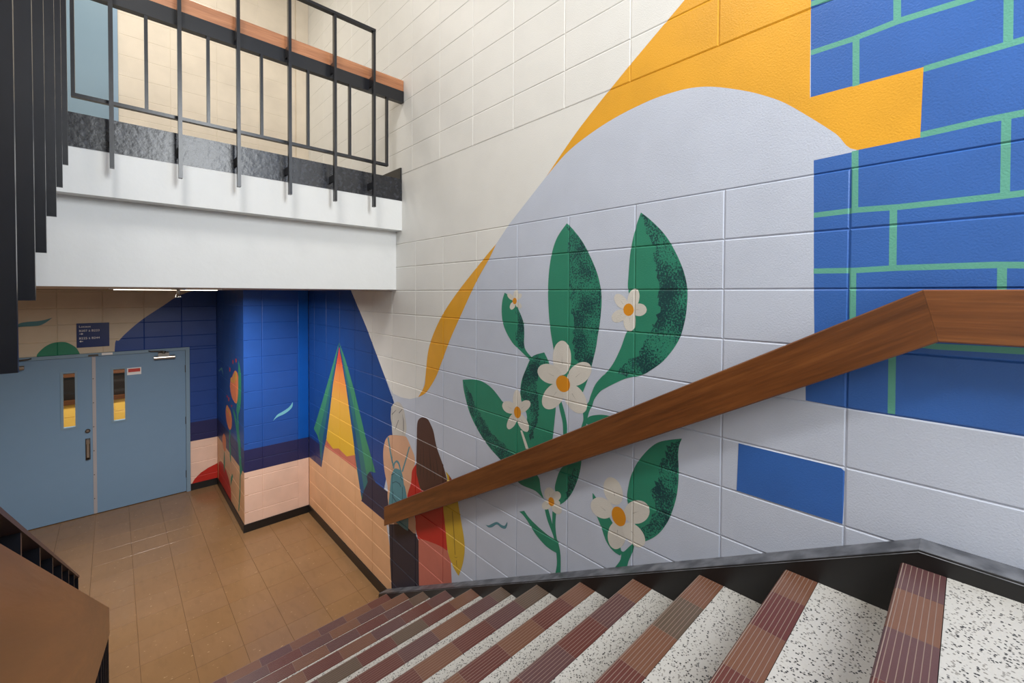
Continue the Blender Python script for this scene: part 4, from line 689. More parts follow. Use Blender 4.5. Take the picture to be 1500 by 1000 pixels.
class PaintedWall:
    """wall made of separate blocks; paint areas are cut into the block faces along their outlines"""
    def __init__(self, name, data, base, to_world, depth=0.0042, bev=0.0055):
        self.layers = [Layer(*d) for d in data]; self.base = base; self.W = to_world
        self.depth = depth; self.bev = bev; self.motif = {}; self.count = 0; self.name = name
    def panel(self, rect, parent, name, bev=None, crisp=False):
        bev = self.bev if bev is None else bev
        u0, v0, u1, v1 = rect
        bu = min(bev, (u1 - u0) * 0.3); bv = min(bev, (v1 - v0) * 0.3)
        bl = 0.0004 if crisp else bu      # crisp: square arris at the pillar's corner
        V = [(u0, v0), (u1, v0), (u1, v1), (u0, v1), (u0 + bl, v0 + bv), (u1 - bu, v0 + bv), (u1 - bu, v1 - bv), (u0 + bl, v1 - bv)]
        E = [(0, 1), (1, 2), (2, 3), (3, 0), (4, 5), (5, 6), (6, 7), (7, 4), (0, 4), (1, 5), (2, 6), (3, 7)]
        near = [l for l in self.layers if l.bb[0] < u1 and l.bb[2] > u0 and l.bb[1] < v1 and l.bb[3] > v0]
        cr = (u0 - 0.004, v0 - 0.004, u1 + 0.004, v1 + 0.004)
        for l in near:
            for i in range(len(l.p)):
                s = clip_seg(l.p[i - 1], l.p[i], cr)
                if s and (abs(s[0][0] - s[1][0]) > 1e-5 or abs(s[0][1] - s[1][1]) > 1e-5):
                    k = len(V); V += [s[0], s[1]]; E.append((k, k + 1))
        vv, ee, ff, _, _, _ = delaunay_2d_cdt([Vector(q) for q in V], E, [], 0, 2e-5)
        mb = MB(); idx = {}
        def height(q):
            d = min(1.0 if crisp else (q[0] - u0) / bu, (u1 - q[0]) / bu, (q[1] - v0) / bv, (v1 - q[1]) / bv)
            return -self.depth * (1 - min(1.0, max(0.0, d)))
        def vert(i):
            if i not in idx:
                q = vv[i]; idx[i] = len(mb.v); mb.v.append(self.W(q[0], q[1], height(q)))
            return idx[i]
        for f in ff:
            cx = sum(vv[i][0] for i in f) / len(f); cy = sum(vv[i][1] for i in f) / len(f)
            if not (u0 < cx < u1 and v0 < cy < v1): continue
            bg = self.base; top = None
            for l in near:
                if l.inside(cx, cy):
                    if l.mat == 'stipple' and (top is None or top.owner != l.owner): continue
                    if l.owner is None: bg = l.mat; top = None
                    else: top = l
            mb.f.append(tuple(vert(i) for i in f)); mb.fm.append(mb.mi(bg))
            if top is not None:
                M = self.motif.setdefault(top.owner, MB())
                M.face([self.W(vv[i][0], vv[i][1], height(vv[i]) + 0.0007) for i in f], top.mat)
        # block body behind the face
        ring = [(u0, v0), (u1, v0), (u1, v1), (u0, v1)]
        ri = [(u0 + 0.001, v0 + 0.001), (u1 - 0.001, v0 + 0.001), (u1 - 0.001, v1 - 0.001), (u0 + 0.001, v1 - 0.001)]
        a = [self.W(q[0], q[1], -self.depth * 0.83) for q in ri]; b = [self.W(q[0], q[1], -0.04) for q in ri]
        mid = self.base
        for l in near:
            if l.owner is None and l.inside((u0 + u1) / 2, (v0 + v1) / 2): mid = l.mat
        mb.face(b, mid)
        for i in range(4):
            j = (i + 1) % 4; mb.face([a[i], a[j], b[j], b[i]], mid)
        self.count += 1
        return mb.build(name, parent)
    def finish(self, parent, labels):
        heads = {}
        order = []
        for l in self.layers:
            if l.owner is not None and l.owner[0] not in order: order.append(l.owner[0])
        for h in order:
            nm = h.split('.')[0]
            M = self.motif.get((h, None))
            if M is None and not any(k[0] == h for k in self.motif): continue
            o = M.build(nm, parent) if M else link(None, nm, parent)
            if h in labels: o['label'] = labels[h]
            heads[h] = o
        for (h, s), M in self.motif.items():
            if s is None: continue
            M.build(s.split('.')[0], heads[h])
def cells(us, vs, hole=None):
    for a, b in zip(us[:-1], us[1:]):
        for c, d in zip(vs[:-1], vs[1:]):
            if hole is None or b <= hole[0] or a >= hole[2] or d <= hole[1] or c >= hole[3]: yield (a, c, b, d); continue
            if d - hole[3] > 0.02: yield (a, max(c, hole[3]), b, d)
            z1 = min(d, hole[3])
            if hole[0] - a > 0.02: yield (a, c, hole[0], z1)
            if b - hole[2] > 0.02: yield (hole[2], c, b, z1)
def grid(a, b, origin, step):
    out = [a]; k = math.ceil((a - origin) / step + 1e-6)
    while origin + k * step < b - 1e-6:
        if origin + k * step - a > 0.03: out.append(origin + k * step)
        k += 1
    if b - out[-1] < 0.03 and len(out) > 1: out[-1] = b
    else: out.append(b)
    return out
RISE, TREAD, NOSE0 = 0.165275, 0.30, 0.133
Z_MID = 12 * RISE                 # half landing
Z_UP = 22 * RISE                  # upper landing
Y_CORNER, Y_DOOR = 5.69, 7.42
X_PIL = -0.711
def cap_z(y): return 2.0348 - 0.5585 * (y - 0.094) if y > 0.094 else 2.0348

wall_right = part('wall_right', None, ((0.045, -1.9, 0.0), (0.25, 7.42, 6.55), 'plaster'), kind='structure')
PW = PaintedWall('right', MURAL_RIGHT, 'lavender', lambda u, v, h: (-h, u, v))
us = grid(-0.519, Y_CORNER, 0.2807, 0.4)
vs_ = [0.2 * k for k in range(0, 17)]
for r in cells(us, vs_):
    if r[3] < cap_z(r[2]) - 0.02 and r[0] < 3.4: continue
    PW.panel(r, wall_right, 'block')
PW.panel((-0.519, 3.2, Y_CORNER, 3.783), wall_right, 'plaster_band', 0.004)
PW.depth = 0.0028
us = grid(-0.519, Y_CORNER, 0.309, 0.4035)
vs_ = [3.783 + 0.2 * k for k in range(0, 14)] + [6.55]
for r in cells(us, vs_):
    if r[1] > 2.7788 + 0.835 + 0.494 * r[2] + 0.15: continue
    PW.panel(r, wall_right, 'block')
PW.panel((-1.9, Z_MID - 0.2, -0.519, 3.2), wall_right, 'wall_panel', 0.001)
PW.panel((-1.9, 3.2, -0.519, 6.55), wall_right, 'wall_panel', 0.001)
for a, c in zip(us[:-1], us[1:]):
    zz = [v for v in vs_[:-1] if v <= 2.7788 + 0.835 + 0.494 * c + 0.15]
    z0 = (zz[-1] + 0.2) if zz else 3.783
    if z0 < 6.45: PW.panel((a, z0, c, 6.55), wall_right, 'wall_panel', 0.001)
PW.finish(wall_right, {
    'painted_tent': 'painted tent glowing yellow and red between two green flaps',
    'painted_ribbon': 'narrow curved orange ribbon painted on white wall',
    'painted_brick': 'single painted blue brick on pale wall below the handrail',
    'painted_wave': 'small painted teal wave on pale lavender wall',
    'painted_person': 'painted figure seen from behind with grey hair and teal backpack',
    'painted_person.001': 'painted figure seen from behind with long brown hair and red top',
    'painted_leaf': 'tall upright painted green leaf with dark stippled right half',
    'painted_leaf.001': 'large curved painted green leaf with dark stippled edge',
    'painted_leaf.002': 'small painted green leaf below the tiny white flower',
    'painted_leaf.003': 'painted green leaf stippled dark behind the big white flower',
    'painted_leaf.004': 'broad painted green leaf pointing towards the orange ribbon',
    'painted_leaf.005': 'broad painted green leaf below the handrail beside a white flower',
    'painted_flower': 'largest painted white flower with orange centre above the handrail',
    'painted_flower.001': 'painted white flower on the large curved leaf',
    'painted_flower.002': 'painted white flower on the broad green leaf',
    'painted_flower.003': 'tiny painted white flower at the tip of a small leaf',
    'painted_flower.004': 'small painted white flower just below the handrail',
    'painted_flower.005': 'painted white flower near the black stair skirting'})

# pillar beside the vestibule
wall_pillar = part('wall_pillar', None, ((X_PIL + 0.045, Y_CORNER + 0.045, 0.0), (0.039, Y_DOOR + 0.05, 2.809), 'plaster'), kind='structure')
PF = PaintedWall('pillar_front', MURAL_PF, 'cobalt', lambda u, v, h: (u, Y_CORNER - h, v), 0.004, 0.005)
for r in cells([X_PIL, -0.52, -0.126], [0.2 * k + (0.025 if k else 0.0) for k in range(0, 14)] + [2.809]): PF.panel(r, wall_pillar, 'block', None, r[0] < X_PIL + 0.001)
PF.panel((-0.126, 0.0, -0.001, 2.809), wall_pillar, 'filler_strip')
PF.finish(wall_pillar, {'painted_wave': 'pale blue wave painted on the blue pillar'})
PS = PaintedWall('pillar_side', MURAL_PS, 'deep_blue', lambda u, v, h: (X_PIL - h, u, v), 0.003, 0.004)
for r in cells(grid(Y_CORNER, Y_DOOR, Y_CORNER, 0.4), [0.2 * k + (0.025 if k else 0.0) for k in range(0, 14)] + [2.809]): PS.panel(r, wall_pillar, 'block', None, r[0] < Y_CORNER + 0.001)
PS.finish(wall_pillar, {'painted_hill': 'red painted hill on the pillar side', 'painted_tulip': 'tall orange painted tulip', 'painted_tulip.001': 'lower orange painted tulip', 'painted_tulip.002': 'pale orange painted tulip bud near the peach band'})

# door wall
X = lambda r: r - 1.798            # distance from the camera's own line to world x
wall_back = part('wall_back', None, ((-4.2, Y_DOOR + 0.05, 2.03), (X_PIL + 0.04, Y_DOOR + 0.2, 2.809), 'plaster'),
                 ((X(0.77), Y_DOOR + 0.05, 0.0), (X_PIL + 0.04, Y_DOOR + 0.2, 2.03), 'plaster'), ((-4.2, Y_DOOR + 0.05, 0.0), (X(-1.15), Y_DOOR + 0.2, 2.03), 'plaster'), kind='structure')
PB = PaintedWall('back', MURAL_BACK, 'tan', lambda u, v, h: (u, Y_DOOR - h, v), 0.005, 0.006)
hole = (X(-1.145), -0.1, X(0.768), 2.017)
for r in cells(grid(-4.2, X_PIL, X(0.291), 0.394), [0.2 * k + (-0.02 if k else 0.0) for k in range(0, 15)] + [2.809] if False else [0.0] + [0.2 * k - 0.02 for k in range(1, 15)] + [2.809], hole): PB.panel(r, wall_back, 'block')
PB.finish(wall_back, {'painted_hill': 'red painted hill beside the blue door frame', 'painted_hill.001': 'green painted hill above the blue double door', 'painted_wave': 'teal painted wave on the tan wall above the door'})

# upper landing wall with door opening
wall_upper_back = part('wall_upper_back', None, ((-4.2, Y_CORNER + 0.05, 2.83), (0.04, Y_CORNER + 0.2, 6.55), 'cream'), kind='structure')
PU = PaintedWall('upper', [], 'cream', lambda u, v, h: (u, Y_CORNER - h, v), 0.002, 0.004)
for r in cells(grid(-4.2, X(1.656), X(0.05), 0.4), [Z_UP] + [3.694 + 0.2 * k for k in range(1, 15)] + [6.55], (X(-0.95), 3.0, X(0.05), 5.75)):
    PU.panel(r, wall_upper_back, 'block')
part('corner_pilaster', wall_upper_back, ((X(1.656), Y_CORNER - 0.03, Z_UP), (-0.001, Y_CORNER + 0.03, 6.55), 'cream'))

# ------------------------------------------------------------------ remaining shell
wall_left = part('wall_left', None, ((-4.3, -1.9, 0.0), (-4.05, 7.6, 6.55), 'plaster'), kind='structure')
WX0, WX1, WZ0, WZ1 = -1.6, -0.05, 3.6, 5.9
wall_rear = part('wall_rear', None, ((-4.3, -2.1, 0.0), (WX0, -1.9, 6.55), 'plaster'), ((WX1, -2.1, 0.0), (0.25, -1.9, 6.55), 'plaster'),
                 ((WX0, -2.1, 0.0), (WX1, -1.9, WZ0), 'plaster'), ((WX0, -2.1, WZ1), (WX1, -1.9, 6.55), 'plaster'), kind='structure')
window_1 = empty('window_1', kind='structure')
part('window_frame', window_1, ((WX0, -2.05, WZ0), (WX0 + 0.06, -1.95, WZ1), 'frame_blue'), ((WX1 - 0.06, -2.05, WZ0), (WX1, -1.95, WZ1), 'frame_blue'),
     ((WX0 + 0.06, -2.05, WZ0), (WX1 - 0.06, -1.95, WZ0 + 0.06), 'frame_blue'), ((WX0 + 0.06, -2.05, WZ1 - 0.06), (WX1 - 0.06, -1.95, WZ1), 'frame_blue'))
part('window_mullion', window_1, ((-0.85, -2.04, WZ0 + 0.06), (-0.80, -1.96, WZ1 - 0.06), 'frame_blue'))
part('glass_pane', window_1, ((WX0 + 0.06, -2.003, WZ0 + 0.06), (-0.85, -1.997, WZ1 - 0.06), 'clear_glass'))
part('glass_pane', window_1, ((-0.80, -2.003, WZ0 + 0.06), (WX1 - 0.06, -1.997, WZ1 - 0.06), 'clear_glass'))
part('ceiling', None, ((-4.3, -2.1, 6.55), (0.25, 5.9, 6.7), 'plaster'), kind='structure')
part('ceiling_vestibule', None, ((-4.05, 3.72, 2.809), (0.04, Y_DOOR + 0.2, 2.83), 'ceiling_tan'), kind='structure')

# floor of the lower hall, laid with square vinyl tiles
floor = part('floor', None, ((-4.2, -1.9, -0.15), (0.04, 9.8, -0.006), 'vinyl_gap'), kind='structure')
T = 0.305
tmesh = {}
for nm in ('vinyl_a', 'vinyl_b', 'vinyl_c'):
    m = MB(); m.box((0.0008, 0.0008, -0.006), (T - 0.0008, T - 0.0008, 0.0), nm, 0.0006); tmesh[nm] = m.mesh('tile')
for i in range(-8, 6):
    for j in range(-1, 15):
        x0, y0 = X(0.12 + T * i), 2.945 + T * j
        x1, y1 = min(x0 + T, 0.0), min(y0 + T, Y_DOOR)
        if x1 - x0 < 0.02 or x0 < -4.1 or y0 > Y_DOOR: continue
        nm = RND.choice(('vinyl_a', 'vinyl_b', 'vinyl_c'))
        full = x1 - x0 > T - 1e-4 and y1 - y0 > T - 1e-4
        if full: link(tmesh[nm], 'tile', floor, loc=(x0, y0, 0))
        elif y1 - y0 > 0.02:
            m = MB(); m.box((x0 + 0.0008, y0 + 0.0008, -0.006), (x1 - 0.0008, y1 - 0.0008, 0.0), nm, 0.0006); m.build('tile', floor)

# baseboards
def baseb(name, *b): return part(name, None, *[(p, q, 'skirting_black') for p, q in b], kind='structure')
baseb('baseboard_right', ((-0.014, 3.55, 0.0), (-0.0005, Y_CORNER, 0.092)))
baseb('baseboard_pillar', ((X_PIL - 0.012, Y_CORNER - 0.012, 0.0), (-0.0145, Y_CORNER - 0.0005, 0.092)), ((X_PIL - 0.012, Y_CORNER, 0.0), (X_PIL - 0.0005, Y_DOOR - 0.0145, 0.092)))
baseb('baseboard_back', ((X(0.77), Y_DOOR - 0.014, 0.0), (X_PIL - 0.0005, Y_DOOR - 0.0005, 0.092)))
baseb('baseboard_upper', ((-0.014, 3.308, 3.7445), (-0.0005, Y_CORNER - 0.032, 3.84)), ((-0.014, 3.4205, Z_UP), (-0.0005, Y_CORNER - 0.032, 3.7445)))

# ------------------------------------------------------------------ landing slab: white beam, white fascia, black curb
beam = part('beam', None, ((-4.05, 3.406, 2.809), (-0.0005, 3.72, 3.311), 'beam_white'), kind='structure')
landing = empty('landing_slab', kind='structure')
part('fascia', landing, ((X(-0.24), 3.305, 3.311), (-0.0005, 3.72, 3.5595), 'beam_white'))
part('curb', landing, ((X(-0.24), 3.303, 3.5595), (-0.0005, 3.42, 3.655), 'curb_black'), ((X(-0.24), 3.3055, 3.655), (-0.0005, 3.42, 3.744), 'curb_black'))
part('landing_floor', landing, ((-4.05, 3.4205, 3.50), (-0.0005, Y_CORNER - 0.001, Z_UP), 'terrazzo'))
part('landing_soffit', landing, ((-4.05, 3.721, 2.831), (-0.0005, Y_CORNER - 0.001, 3.4995), 'beam_white'))

# ------------------------------------------------------------------ stairs
X_R, X_L = -0.081, -1.898
prof_cache = {}
def tile_mesh(w, m):
    key = (round(w, 3), m)
    if key not in prof_cache:
        d = 0.097; pr = []; mf = []
        pr.append((-d, -0.02)); mf.append(m); pr.append((-d, 0.0)); mf.append(m)
        for k in range(7):
            c = -d + 0.012 + k * 0.0118
            for dy, dz, mm in ((-0.0009, 0.0, 'tile_groove'), (-0.0004, -0.0008, 'tile_groove'), (0.0004, -0.0008, 'tile_groove'), (0.0009, 0.0, m)):
                pr.append((c + dy, dz)); mf.append(mm)
        for a in (90, 55, 20, -20):
            pr.append((-0.010 + 0.010 * math.cos(math.radians(a)), -0.010 + 0.010 * math.sin(math.radians(a)))); mf.append(m)
        pr += [(0.0, -0.032), (-0.02, -0.032), (-0.02, -0.02)]; mf += [m, m, m]
        # list runs the front downwards: reverse so that normals face out
        mb = MB(); mb.extrude(pr[::-1], 'x', -(w - 0.0016), 0.0, m, [mf[(len(pr) - 2 - i) % len(pr)] for i in range(len(pr))])
        prof_cache[key] = mb.mesh('nosing_tile')
    return prof_cache[key]
TM = ('tile_red', 'tile_red', 'tile_brown', 'tile_plum', 'tile_plum', 'tile_taupe', 'tile_brown')
flight = empty('stair_flight', label='terrazzo staircase with brown ribbed tile nosings leading down to the tiled hall', cat='staircase')
for k in range(12):
    y1 = NOSE0 + TREAD * k; z = Z_MID - RISE * k
    y0 = y1 - TREAD - 0.012 if k else -0.1
    m = MB()
    m.box((X_L, y0, z - 0.19 if k else z - 0.16), (X_R, y1 - 0.0985, z - 0.0004), 'terrazzo')
    m.box((X_L, y1 - 0.0985, z - RISE + (0.0 if k == 11 else -0.02)), (X_R, y1 - 0.0205, z - 0.0205), 'riser_dark')
    m.box((X_L + 0.001, y1 - 0.0965, z - 0.03), (X_R - 0.001, y1 - 0.006, z - 0.0006), 'grout')
    step = m.build('step', flight)
    xr = X_R - 0.001
    first = 0.16 if k < 2 else RND.choice((0.10, 0.13, 0.16, 0.18, 0.2))
    w = first; last = None
    while xr - X_L > 0.01:
        w = min(w, xr - X_L)
        c = RND.choice([t for t in TM if t != last] if RND.random() < 0.9 else TM); last = c
        if k < 2 and w == first: c = 'tile_plum' if k == 0 else 'tile_brown'
        elif 2 <= k <= 4 and w == first: c = 'tile_brown'
        last = c
        link(tile_mesh(w, c), 'nosing_tile', step, loc=(xr, y1, z)); xr -= w; w = 0.2
m = MB()
a0, b0 = NOSE0 + 0.0, NOSE0 + 11 * TREAD
m.extrude([(a0 - 0.05, Z_MID - 0.34), (a0 - 0.05, Z_MID - 0.2), (b0 - 0.05, 0.0), (b0 - 0.3, 0.0)][::-1], 'x', X_L + 0.01, X_R - 0.01, 'beam_white')
m.build('waist_slab', flight)
part('floor_half_landing', None, ((-4.049, -1.899, Z_MID - 0.16), (-0.0815, -0.1005, Z_MID - 0.0004), 'terrazzo'), ((-4.049, -0.1, Z_MID - 0.16), (-1.995, 0.15, Z_MID - 0.0004), 'terrazzo'), kind='structure')
# black skirting along the wall with its worn grey top
trim = empty('trim_1', kind='structure', label='black stair skirting with worn grey top along the painted wall')
yb = 3.575
prof = [(-1.9, Z_MID - 0.1), (0.0, Z_MID - 0.2), (b0 + 0.1, 0.0), (b0 + 0.16, 0.0), (yb, 0.09), (0.094, 2.0348), (-1.9, 2.0348)]
m = MB(); m.extrude(prof[::-1], 'x', X_R, -0.0008, 'skirting_black'); m.build('skirting_face', trim)
m = MB()
for (ya, za), (yc, zc) in (((-1.9, 2.0348), (0.094, 2.0348)), ((0.094, 2.0348), (yb, 0.09))):
    n = 12 if ya > 0 else 5
    for s in range(n):
        t0, t1 = s / n, (s + 1) / n
        p = [(ya + (yc - ya) * t, za + (zc - za) * t) for t in (t0, t1)]
        m.hexa([(X_R - 0.002, p[0][0], p[0][1] - 0.006), (-0.0008, p[0][0], p[0][1] - 0.001), (-0.0008, p[1][0], p[1][1] - 0.001), (X_R - 0.002, p[1][0], p[1][1] - 0.006),
                (X_R + 0.006, p[0][0], p[0][1] + 0.001), (-0.0008, p[0][0], p[0][1] + 0.004), (-0.0008, p[1][0], p[1][1] + 0.004), (X_R + 0.006, p[1][0], p[1][1] + 0.001)], 'cap_grey')
m.build('worn_top', trim)

# ------------------------------------------------------------------ wooden handrail on the painted wall
SL = 0.5587
def rail_top(y): return 2.796 - SL * (y - 0.097) if y > 0.097 else 2.796
hr = empty('wall_handrail', label='long varnished wooden handrail board fixed along the mural wall', cat='handrail')
xf, xb = -0.078, -0.033
def board(mb, ys, zt, zb, x0, x1, mat, ch=0.004):
    """board between two stations with small chamfers; zt/zb give top and bottom at each station"""
    (ya, yc), (ta, tc), (ba, bc) = ys, zt, zb
    prof = lambda t, b: [(x0 + ch, b), (x1 - ch, b), (x1, b + ch), (x1, t - ch), (x1 - ch, t), (x0 + ch, t), (x0, t - ch), (x0, b + ch)]
    k = len(mb.v)
    ybot = [ya if isinstance(ya, (int, float)) else ya[1], yc if isinstance(yc, (int, float)) else yc[1]]
    ytop = [ya if isinstance(ya, (int, float)) else ya[0], yc if isinstance(yc, (int, float)) else yc[0]]
    for s, (t, b) in enumerate(((ta, ba), (tc, bc))):
        for (px, pz) in prof(t, b):
            f = (pz - b) / (t - b); mb.v.append((px, ybot[s] + (ytop[s] - ybot[s]) * f, pz))
    mm = mb.mi(mat)
    for i in range(8):
        j = (i + 1) % 8; mb.f.append((k + i, k + 8 + i, k + 8 + j, k + j)); mb.fm.append(mm)
    mb.f += [tuple(k + i for i in range(8)), tuple(k + 8 + i for i in reversed(range(8)))]; mb.fm += [mm, mm]
m = MB(); board(m, ((0.097, 0.062), 3.48), (2.796, rail_top(3.48)), (2.646, rail_top(3.48) - 0.170), xf, xb, 'rail_wood'); m.build('sloping_board', hr)
m = MB(); board(m, (-1.85, (0.0965, 0.0615)), (2.796, 2.796), (2.646, 2.646), xf, xb, 'rail_wood_level'); m.build('level_board', hr)
for y in (-1.2, -0.25, 0.42, 1.22, 2.02, 2.85):
    z = rail_top(y) - 0.09
    part('wall_spacer', hr, ((xb, y - 0.03, z - 0.05), (-0.0008, y + 0.03, z + 0.05), 'black_paint'))

# ------------------------------------------------------------------ railing of the lower flight
def nose_z(y): return Z_MID - (RISE / TREAD) * (y - NOSE0)
rl = empty('stair_railing', label='black steel railing with wooden handrail beside the lower flight', cat='railing')
wx1, wx0 = -1.833, -1.878
m = MB(); board(m, ((0.097, 0.062), 3.48), (2.776, rail_top(3.48) - 0.01), (2.600, rail_top(3.48) - 0.176), wx0, wx1, 'rail_wood'); m.build('handrail_board', rl)
m = MB(); board(m, (-0.12, (0.0965, 0.0615)), (2.776, 2.776), (2.600, 2.600), wx0, wx1, 'rail_wood_level'); m.build('handrail_return', rl)
def sloped(name, parent, xa, xb_, ya, yb_, zf, h, mat, **kw):
    m = MB(); m.hexa([(xa, ya, zf(ya) - h), (xb_, ya, zf(ya) - h), (xb_, yb_, zf(yb_) - h), (xa, yb_, zf(yb_) - h), (xa, ya, zf(ya)), (xb_, ya, zf(ya)), (xb_, yb_, zf(yb_)), (xa, yb_, zf(yb_))], mat)
    return m.build(name, parent, **kw)
guard = lambda y: 2.400 - 0.548 * (y - 1.146)
sloped('channel_bar', rl, -1.892, -1.8785, 0.12, 3.47, lambda y: rail_top(y) - 0.10, 0.10, 'black_paint')
sloped('top_bar', rl, -1.990, -1.943, 0.10, 3.19, guard, 0.012, 'rail_brown')
sloped('bottom_bar', rl, -1.880, -1.842, 0.25, 3.47, lambda y: nose_z(y) + 0.14, 0.016, 'black_paint')
sloped('stringer', rl, -1.938, X_L - 0.0005, 0.05, 3.45, lambda y: nose_z(y) - 0.02, 0.26, 'black_paint')
for i in range(11):
    y = 0.164 + 0.30 * i
    m = MB(); m.hexa([(-1.986, y - 0.007, nose_z(y) - 0.19), (-1.946, y - 0.007, nose_z(y) - 0.19), (-1.946, y + 0.007, nose_z(y) - 0.19), (-1.986, y + 0.007, nose_z(y) - 0.19),
                      (-1.986, y - 0.007, guard(y - 0.007) - 0.0125), (-1.946, y - 0.007, guard(y - 0.007) - 0.0125), (-1.946, y + 0.007, guard(y + 0.007) - 0.0125), (-1.986, y + 0.007, guard(y + 0.007) - 0.0125)], 'black_paint')
    m.build('long_bar', rl)
    part('standoff', rl, ((-1.9455, y - 0.006, rail_top(y) - 0.17), (-1.8925, y + 0.006, rail_top(y) - 0.12), 'black_paint'))
    part('standoff', rl, ((-1.9455, y - 0.006, nose_z(y) - 0.16), (-1.9385, y + 0.006, nose_z(y) - 0.10), 'black_paint'))
    ys = y + 0.15
    part('short_bar', rl, ((-1.876, ys - 0.007, nose_z(ys) + 0.144), (-1.836, ys + 0.007, rail_top(ys) - 0.18), 'black_paint'))

# ------------------------------------------------------------------ upper flight and its railing
Y_TOP = 2.9
def up_z(y): return Z_UP - (RISE / TREAD) * (Y_TOP - y)
fl2 = empty('stair_flight', label='terrazzo staircase rising to the upper landing behind the tall black bars', cat='staircase')
for k in range(1, 10):
    yk = Y_TOP - TREAD * (10 - k); z = Z_MID + RISE * k
    m = MB(); m.box((-4.04, yk, z - RISE - 0.03), (-2.09, yk + TREAD + 0.01, z - 0.0004), 'terrazzo'); st = m.build('step', fl2)
    for q in range(9):
        part('nosing_tile', st, ((-4.03 + q * 0.214, yk - 0.004, z - 0.03), (-4.03 + q * 0.214 + 0.212, yk + 0.093, z + 0.0004), RND.choice(TM)))
part('top_step', fl2, ((-4.04, Y_TOP, Z_UP - RISE - 0.03), (-2.09, 3.4195, Z_UP - 0.0005), 'terrazzo'))
m = MB(); m.hexa([(-4.03, 0.05, Z_MID - 0.15), (-2.10, 0.05, Z_MID - 0.15), (-2.10, 3.40, Z_UP - 0.32), (-4.03, 3.40, Z_UP - 0.32), (-4.03, 0.05, Z_MID - 0.02), (-2.10, 0.05, Z_MID - 0.02), (-2.10, 3.40, Z_UP - 0.17), (-4.03, 3.40, Z_UP - 0.17)], 'beam_white')
m.build('waist_slab', fl2)
ru = empty('stair_railing', label='tall black flat bars of the upper flight railing hanging below its stringer', cat='railing')
sloped('stringer', ru, -2.0895, -2.05, 0.15, 3.29, lambda y: up_z(y) - 0.0, 0.24, 'black_paint')
ub = [(0.464, -0.62), (0.764, -0.47), (1.064, -0.32), (1.364, -0.170), (1.656, -0.023), (1.923, 0.118), (2.255, 0.270), (2.536, 0.425), (2.852, 0.584)]
for y, zb in ub:
    zb = max(zb, guard(y) + 0.02 - 2.7788) if y < 1.2 else zb
    m = MB(); m.box((-1.990, y - 0.007, 2.7788 + zb), (-1.946, y + 0.007, up_z(y) + 1.13), 'black_paint', 0.0015); m.build('long_bar', ru)
    part('standoff', ru, ((-2.0495, y - 0.006, up_z(y) - 0.10), (-1.9905, y + 0.006, up_z(y) - 0.05), 'black_paint'))
    ys = y + 0.15
    part('short_bar', ru, ((-2.09, ys - 0.007, up_z(ys) + 0.11), (-2.06, ys + 0.007, up_z(ys) + 0.70), 'black_paint'))
sloped('top_bar', ru, -1.992, -1.944, 0.3, 3.15, lambda y: up_z(y) + 1.143, 0.012, 'black_paint')
sloped('handrail_board', ru, -2.10, -2.055, 0.2, 3.25, lambda y: up_z(y) + 0.87, 0.17, 'rail_wood_light')
sloped('bottom_bar', ru, -2.09, -2.06, 0.5, 3.2, lambda y: up_z(y) + 0.108, 0.016, 'black_paint')

# ------------------------------------------------------------------ railing on the upper landing
ld = empty('landing_railing', label='black square-bar railing with light wooden rail on the white upper landing', cat='railing')
yo0, yo1 = 3.182, 3.214
ztop = 2.7788 + 2.045
LX = [X(v) for v in (0.0, 0.296, 0.592, 0.893, 1.198, 1.498)]
for x in LX:
    m = MB(); m.box((x - 0.0095, yo0, 3.452), (x + 0.0095, yo1, ztop - 0.0205), 'black_paint', 0.001); m.build('long_bar', ld)
    part('standoff', ld, ((x - 0.006, yo1 + 0.0005, 3.60), (x + 0.006, 3.3025, 3.65), 'black_paint'))
    part('standoff', ld, ((x - 0.006, yo1 + 0.0005, 4.40), (x + 0.006, 3.2695, 4.47), 'black_paint'))
part('top_rail', ld, ((X(-0.18), yo0 - 0.003, ztop - 0.02), (LX[-1] + 0.0095, yo1 + 0.003, ztop), 'black_paint'))
for v in (-0.149, 0.15, 0.446, 0.742, 1.038, 1.342, 1.648):
    x = X(v)
    m = MB(); m.box((x - 0.008, 3.270, 3.838), (x + 0.008, 3.298, 4.375), 'black_paint', 0.001); m.build('short_bar', ld)
part('bottom_rail', ld, ((X(-0.157), 3.268, 3.818), (X(1.656), 3.300, 3.8375), 'black_paint'))
part('channel_bar', ld, ((X(-0.16), 3.270, 4.3755), (-0.002, 3.315, 4.468), 'black_paint'))
m = MB(); m.box((X(-0.16), 3.272, 4.4685), (-0.004, 3.317, 4.560), 'rail_wood_light', 0.004); m.build('handrail_board', ld)

